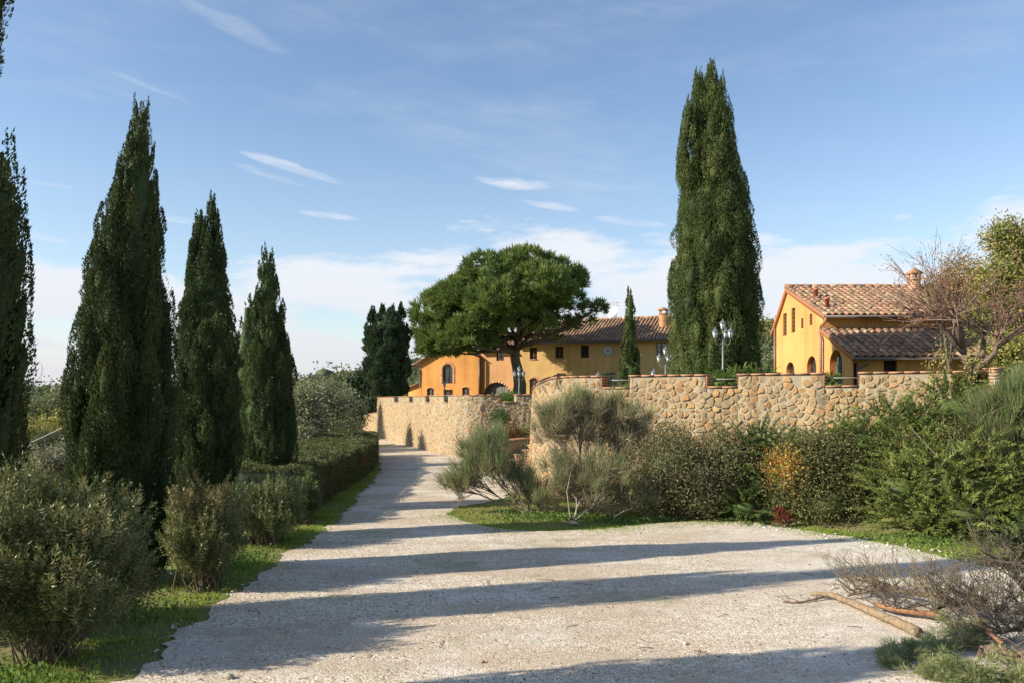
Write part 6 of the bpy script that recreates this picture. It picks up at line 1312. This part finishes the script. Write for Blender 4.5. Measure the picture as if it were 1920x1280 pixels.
# ------------------------------------------------------------------ fallen branches in the foreground
def fallen(label, pth, rad, seed, twigs=(), col=(.30, .22, .14), name='fallen_branch', tl=.45, trd=.010, spread=.5, tcol=(.20, .15, .12), green=None, depth=3, upb=.25, dirb=(0, 0, .6)):
    r = np.random.default_rng(seed); T = thing(name, label, 'branch', pth[0], 'cut branches heaped at the edge of the yard'); w = MB(); pth = [arr(p) for p in pth]
    cp = curve(pth, 6); cp = cp + r.normal(size=cp.shape) * rad[0] * .08; rr = np.interp(np.linspace(0, 1, len(cp)), np.linspace(0, 1, len(rad)), rad) * (1 + r.normal(size=len(cp)) * .05); w.tube(cp, rr, col, 10); w.build('limb', M_log if max(rad) > .04 else M_bark, T, True)
    tips = []; tw = MB()
    for i in range(twigs):
        a = cp[r.integers(1, len(cp))]; d = nrm(r.normal(size=3) * arr([1, .9, .3]) + arr(dirb)); grow(r, a, d, tl * r.uniform(.6, 1.2), trd, depth, tw, tips, arr(tcol) * r.uniform(.8, 1.2), (2, 3), spread, upb * .3, .68, 4, .16, .002)
    for v in tw.V: v[:, 2] = np.maximum(v[:, 2], .006)
    if green:
        for v in tw.V: v[:, 2] = .01 + v[:, 2] * .45
        tips = [(p * arr([1, 1, .45]) + arr([0, 0, .01]), d * arr([1, 1, .4])) for p, d in tips]
    if twigs: tw.build('twigs', M_bark, T)
    if green and tips:
        m = MB(); tp = arr([p for p, _ in tips]); td = arr([d for _, d in tips]); k = r.integers(0, len(tp), green); N = green; off = nrm(r.normal(size=(N, 3)))
        p = tp[k] + off * .03 - td[k] * (.10 * r.random((N, 1))); p[:, 2] = np.maximum(p[:, 2], .02)
        m.leaves(p, off * .6 + td[k] * .8 + arr([0, 0, .15]), .045 + .03 * r.random(N), .007, ncol(N, [(.19, .24, .11), (.24, .28, .13), (.15, .195, .085), (.29, .26, .15)], r)); m.build('needles', M_leaf, T)
def g3(px, py, z=0.0): q = G(px, py, z); return (q[0], q[1], z)
fallen('long curved bare log with peeling bark, its thin end pointing left', [g3(1520, 1112, .05), g3(1556, 1114, .07), g3(1590, 1126, .07), g3(1680, 1165, .07), g3(1722, 1184, .07)], [.022, .034, .044, .052, .058], 301, 0, (.24, .19, .125))
fallen('thin forked twig end lying left of the long log', [g3(1466, 1127, .02), g3(1500, 1128, .02), g3(1545, 1118, .04)], [.008, .012, .016], 302, 5, (.30, .20, .14), tl=.15, trd=.005, depth=2, dirb=(0, 0, .1))
fallen('short reddish cut piece of log among the twigs', [g3(1640, 1132, .08), g3(1680, 1142, .08), g3(1765, 1152, .08)], [.030, .034, .036], 303, 14, (.36, .20, .11), tl=.3, trd=.008)
fallen('dry brown brushwood behind the long log', [g3(1590, 1115, .06), g3(1650, 1105, .10), g3(1730, 1115, .12), g3(1800, 1135, .12)], [.015, .02, .022, .02], 304, 75, (.22, .17, .11), tl=.30, trd=.009, tcol=(.32, .26, .165), dirb=(-.2, .1, .5))
fallen('dark arching brushwood in the middle of the heap', [g3(1740, 1150, .06), g3(1790, 1130, .15), g3(1850, 1140, .14), g3(1930, 1150, .12)], [.014, .02, .024, .028], 305, 55, (.13, .10, .08), tl=.30, trd=.011, tcol=(.17, .14, .105), dirb=(-.2, 0, .5))
fallen('dark twiggy branch rising at the right edge of the photo', [g3(1960, 1170, .1), g3(1930, 1120, .35), g3(1905, 1080, .60), g3(1880, 1050, .8)], [.028, .02, .014, .008], 306, 34, (.14, .11, .09), tl=.34, trd=.011, tcol=(.17, .14, .105), dirb=(-.4, 0, .4))
fallen('thick lichen-spotted log at the lower right edge', [g3(1835, 1218, .07), g3(1875, 1222, .07), g3(1930, 1236, .07), g3(2010, 1250, .07)], [.055, .062, .068, .07], 307, 12, (.30, .27, .20), tl=.3, trd=.008)
fallen('stripped orange-brown stick leaning on the thick log', [g3(1835, 1160, .22), g3(1855, 1185, .2), g3(1880, 1205, .16)], [.014, .018, .02], 308, 0, (.40, .20, .10))
fallen('fallen green pine bough beside the end of the long log', [g3(1770, 1200, .05), g3(1740, 1210, .08), g3(1715, 1225, .06), g3(1700, 1245, .03)], [.016, .013, .01, .006], 309, 30, (.20, .15, .10), tl=.18, trd=.006, green=8000, depth=2, tcol=(.28, .22, .16), dirb=(-.2, -.2, .02))
fallen('fallen green pine bough lying across the bottom right corner', [g3(1960, 1262, .05), g3(1890, 1255, .08), g3(1830, 1252, .08), g3(1770, 1262, .05)], [.02, .016, .012, .006], 310, 44, (.22, .17, .12), tl=.2, trd=.006, green=12000, depth=2, tcol=(.30, .24, .18), dirb=(-.3, -.1, .0))
fallen('small green pine bough on top of the heap near its centre', [g3(1800, 1190, .10), g3(1790, 1185, .14), g3(1810, 1170, .14)], [.012, .010, .006], 311, 14, (.20, .15, .10), tl=.15, trd=.005, green=3000, depth=2)
fallen('tangled dry brushwood at the right edge of the heap', [g3(1850, 1190, .05), g3(1900, 1180, .15), g3(1960, 1180, .15)], [.014, .02, .02], 312, 44, (.15, .12, .10), tl=.32, trd=.011, tcol=(.22, .18, .13), dirb=(-.1, 0, .35))
fallen('low spray of dry grey twigs on the grass by the small juniper', [g3(1930, 1062, .02), g3(1880, 1055, .08), g3(1840, 1050, .06)], [.01, .008, .004], 313, 14, (.30, .24, .17), tl=.25, trd=.005, tcol=(.32, .26, .19), depth=2)

# ------------------------------------------------------------------ lamp posts
def lantern(T, c, s, tilt=0):
    """lantern whose base sits at c"""
    col = (.13, .15, .145); x, y, z = c; m = MB()
    m.lathe([(0, 0), (.035 * s, 0), (.05 * s, .02 * s), (.085 * s, .035 * s)], (x, y, z), col, 6)
    for a in np.arange(6) * math.pi / 3: m.tube([(x + .08 * s * math.cos(a), y + .08 * s * math.sin(a), z + .035 * s), (x + .135 * s * math.cos(a), y + .135 * s * math.sin(a), z + .30 * s)], .008 * s, col, 4, False)
    m.lathe([(.155 * s, .295 * s), (.16 * s, .315 * s), (.15 * s, .33 * s), (.06 * s, .42 * s), (.035 * s, .43 * s), (.03 * s, .45 * s), (.02 * s, .46 * s), (.025 * s, .49 * s), (0.0, .53 * s)], (x, y, z), col, 6)
    o = m.build('lantern', M_metal, T)
    m = MB(); m.lathe([(.0, .036 * s), (.078 * s, .036 * s), (.132 * s, .298 * s), (0, .298 * s)], (x, y, z), (.7, .7, .7), 6); m.build('lamp_glass', M_lampglass, o)
def lamp(label, px, ytop, D, zb, arms, s=1.0, armr=.34, pole=.04, group='old-fashioned street lamps'):
    top = P(px, ytop, D); x, y = top[0], top[1]; T = thing('street_lamp', label, 'lamp post', (x, y, zb), group); col = (.15, .17, .165)
    ht = top[2] - .53 * s if arms != 2 else top[2] - .25 * s
    m = MB(); m.lathe([(0, zb), (pole * 2.4, zb), (pole * 2.2, zb + .1), (pole * 1.5, zb + .2), (pole * 1.2, zb + .7), (pole * 1.3, zb + .72), (pole, zb + .76), (pole * .75, ht), (0, ht)], (x, y, 0), col, 10); m.build('post', M_metal, T, True)
    if arms in (0, 3, 4): lantern(T, (x, y, ht), s)
    n = {0: 0, 2: 2, 3: 3, 4: 4}[arms]
    for k in range(n):
        a = {2: (math.pi, 0), 3: (math.pi * 1.02, -.55, .9), 4: (math.pi * .97, -.2, math.pi * 1.5, math.pi * .5)}[arms][k]; dx, dy = math.cos(a), math.sin(a); zc = ht - .42 * s
        pth = [(x, y, zc), (x + dx * armr * .35, y + dy * armr * .35, zc - .17 * s), (x + dx * armr * .8, y + dy * armr * .8, zc - .16 * s), (x + dx * armr, y + dy * armr, zc), (x + dx * armr, y + dy * armr, zc + .05 * s)]
        m = MB(); m.tube(curve(pth, 5), .014 * s, col, 6); m.build('arm', M_metal, T); lantern(T, (x + dx * armr, y + dy * armr, zc + .05 * s), s)
lamp('tall lamp post with a cluster of lanterns against the huge cypress', 1355.5, 597, 24.2, 2.32, 3, .70, .235, .036)
lamp('lamp post with a cluster of lanterns in front of the yellow villa wall', 1248, 647, 34, 2.32, 3, .82, .27, .04)
lamp('lamp post with dark lanterns beside the umbrella pine trunk', 973.5, 684, 50, 2.32, 4, .8, .28, .04)
lamp('two-armed lamp post by the low end of the left wall', 672, 737, 66, .3, 2, 1.25, .42, .06)
lamp('short lamp with a single lantern, the right one of two, below the villa window', 1226, 689, 36, 2.32, 0, .95)
lamp('short lamp with a single lantern just left of the notch beside the bastion', 1122.5, 694, 36, 2.32, 0, .9)
lamp('slim single lamp in front of the orange gabled block', 833.5, 712, 58, 2.32, 0, .9)
# cable across the valley view
m = MB(); a, b = P(10, 848, 34), P(190, 760, 34); m.tube([a + (b - a) * k / 8 + arr([0, 0, -.12 * math.sin(math.pi * k / 8)]) for k in range(9)], .012, (.55, .52, .48), 5); o = m.build('overhead_cable', M_metal); tag(o, 'pale cable slanting across the valley view between the two nearest cypresses', 'cable')
# red low wall / bench at the far end of the drive
c = P(657, 790, 69); T = thing('garden_bench', 'small dark red bench at the far end of the drive', 'bench', (c[0], c[1], 0)); m = MB(); m.box((c[0] - .6, 69.0, .45), (c[0] + .6, 69.5, .52), (.30, .07, .05)); m.build('seat', M_wood, T)
m = MB(); m.box((c[0] - .6, 69.45, .6), (c[0] + .6, 69.52, 1.0), (.28, .06, .045)); m.build('backrest', M_wood, T)
for sx in (-.55, .55): m = MB(); m.box((c[0] + sx - .04, 69.05, 0), (c[0] + sx + .04, 69.5, .448), (.28, .08, .05)); m.build('leg', M_wood, T)

# place the tile objects under their roofs
bpy.context.view_layer.update()
for o, Mx, roof in PEND:
    o.matrix_parent_inverse = roof.matrix_world.inverted(); o.matrix_basis = Mx
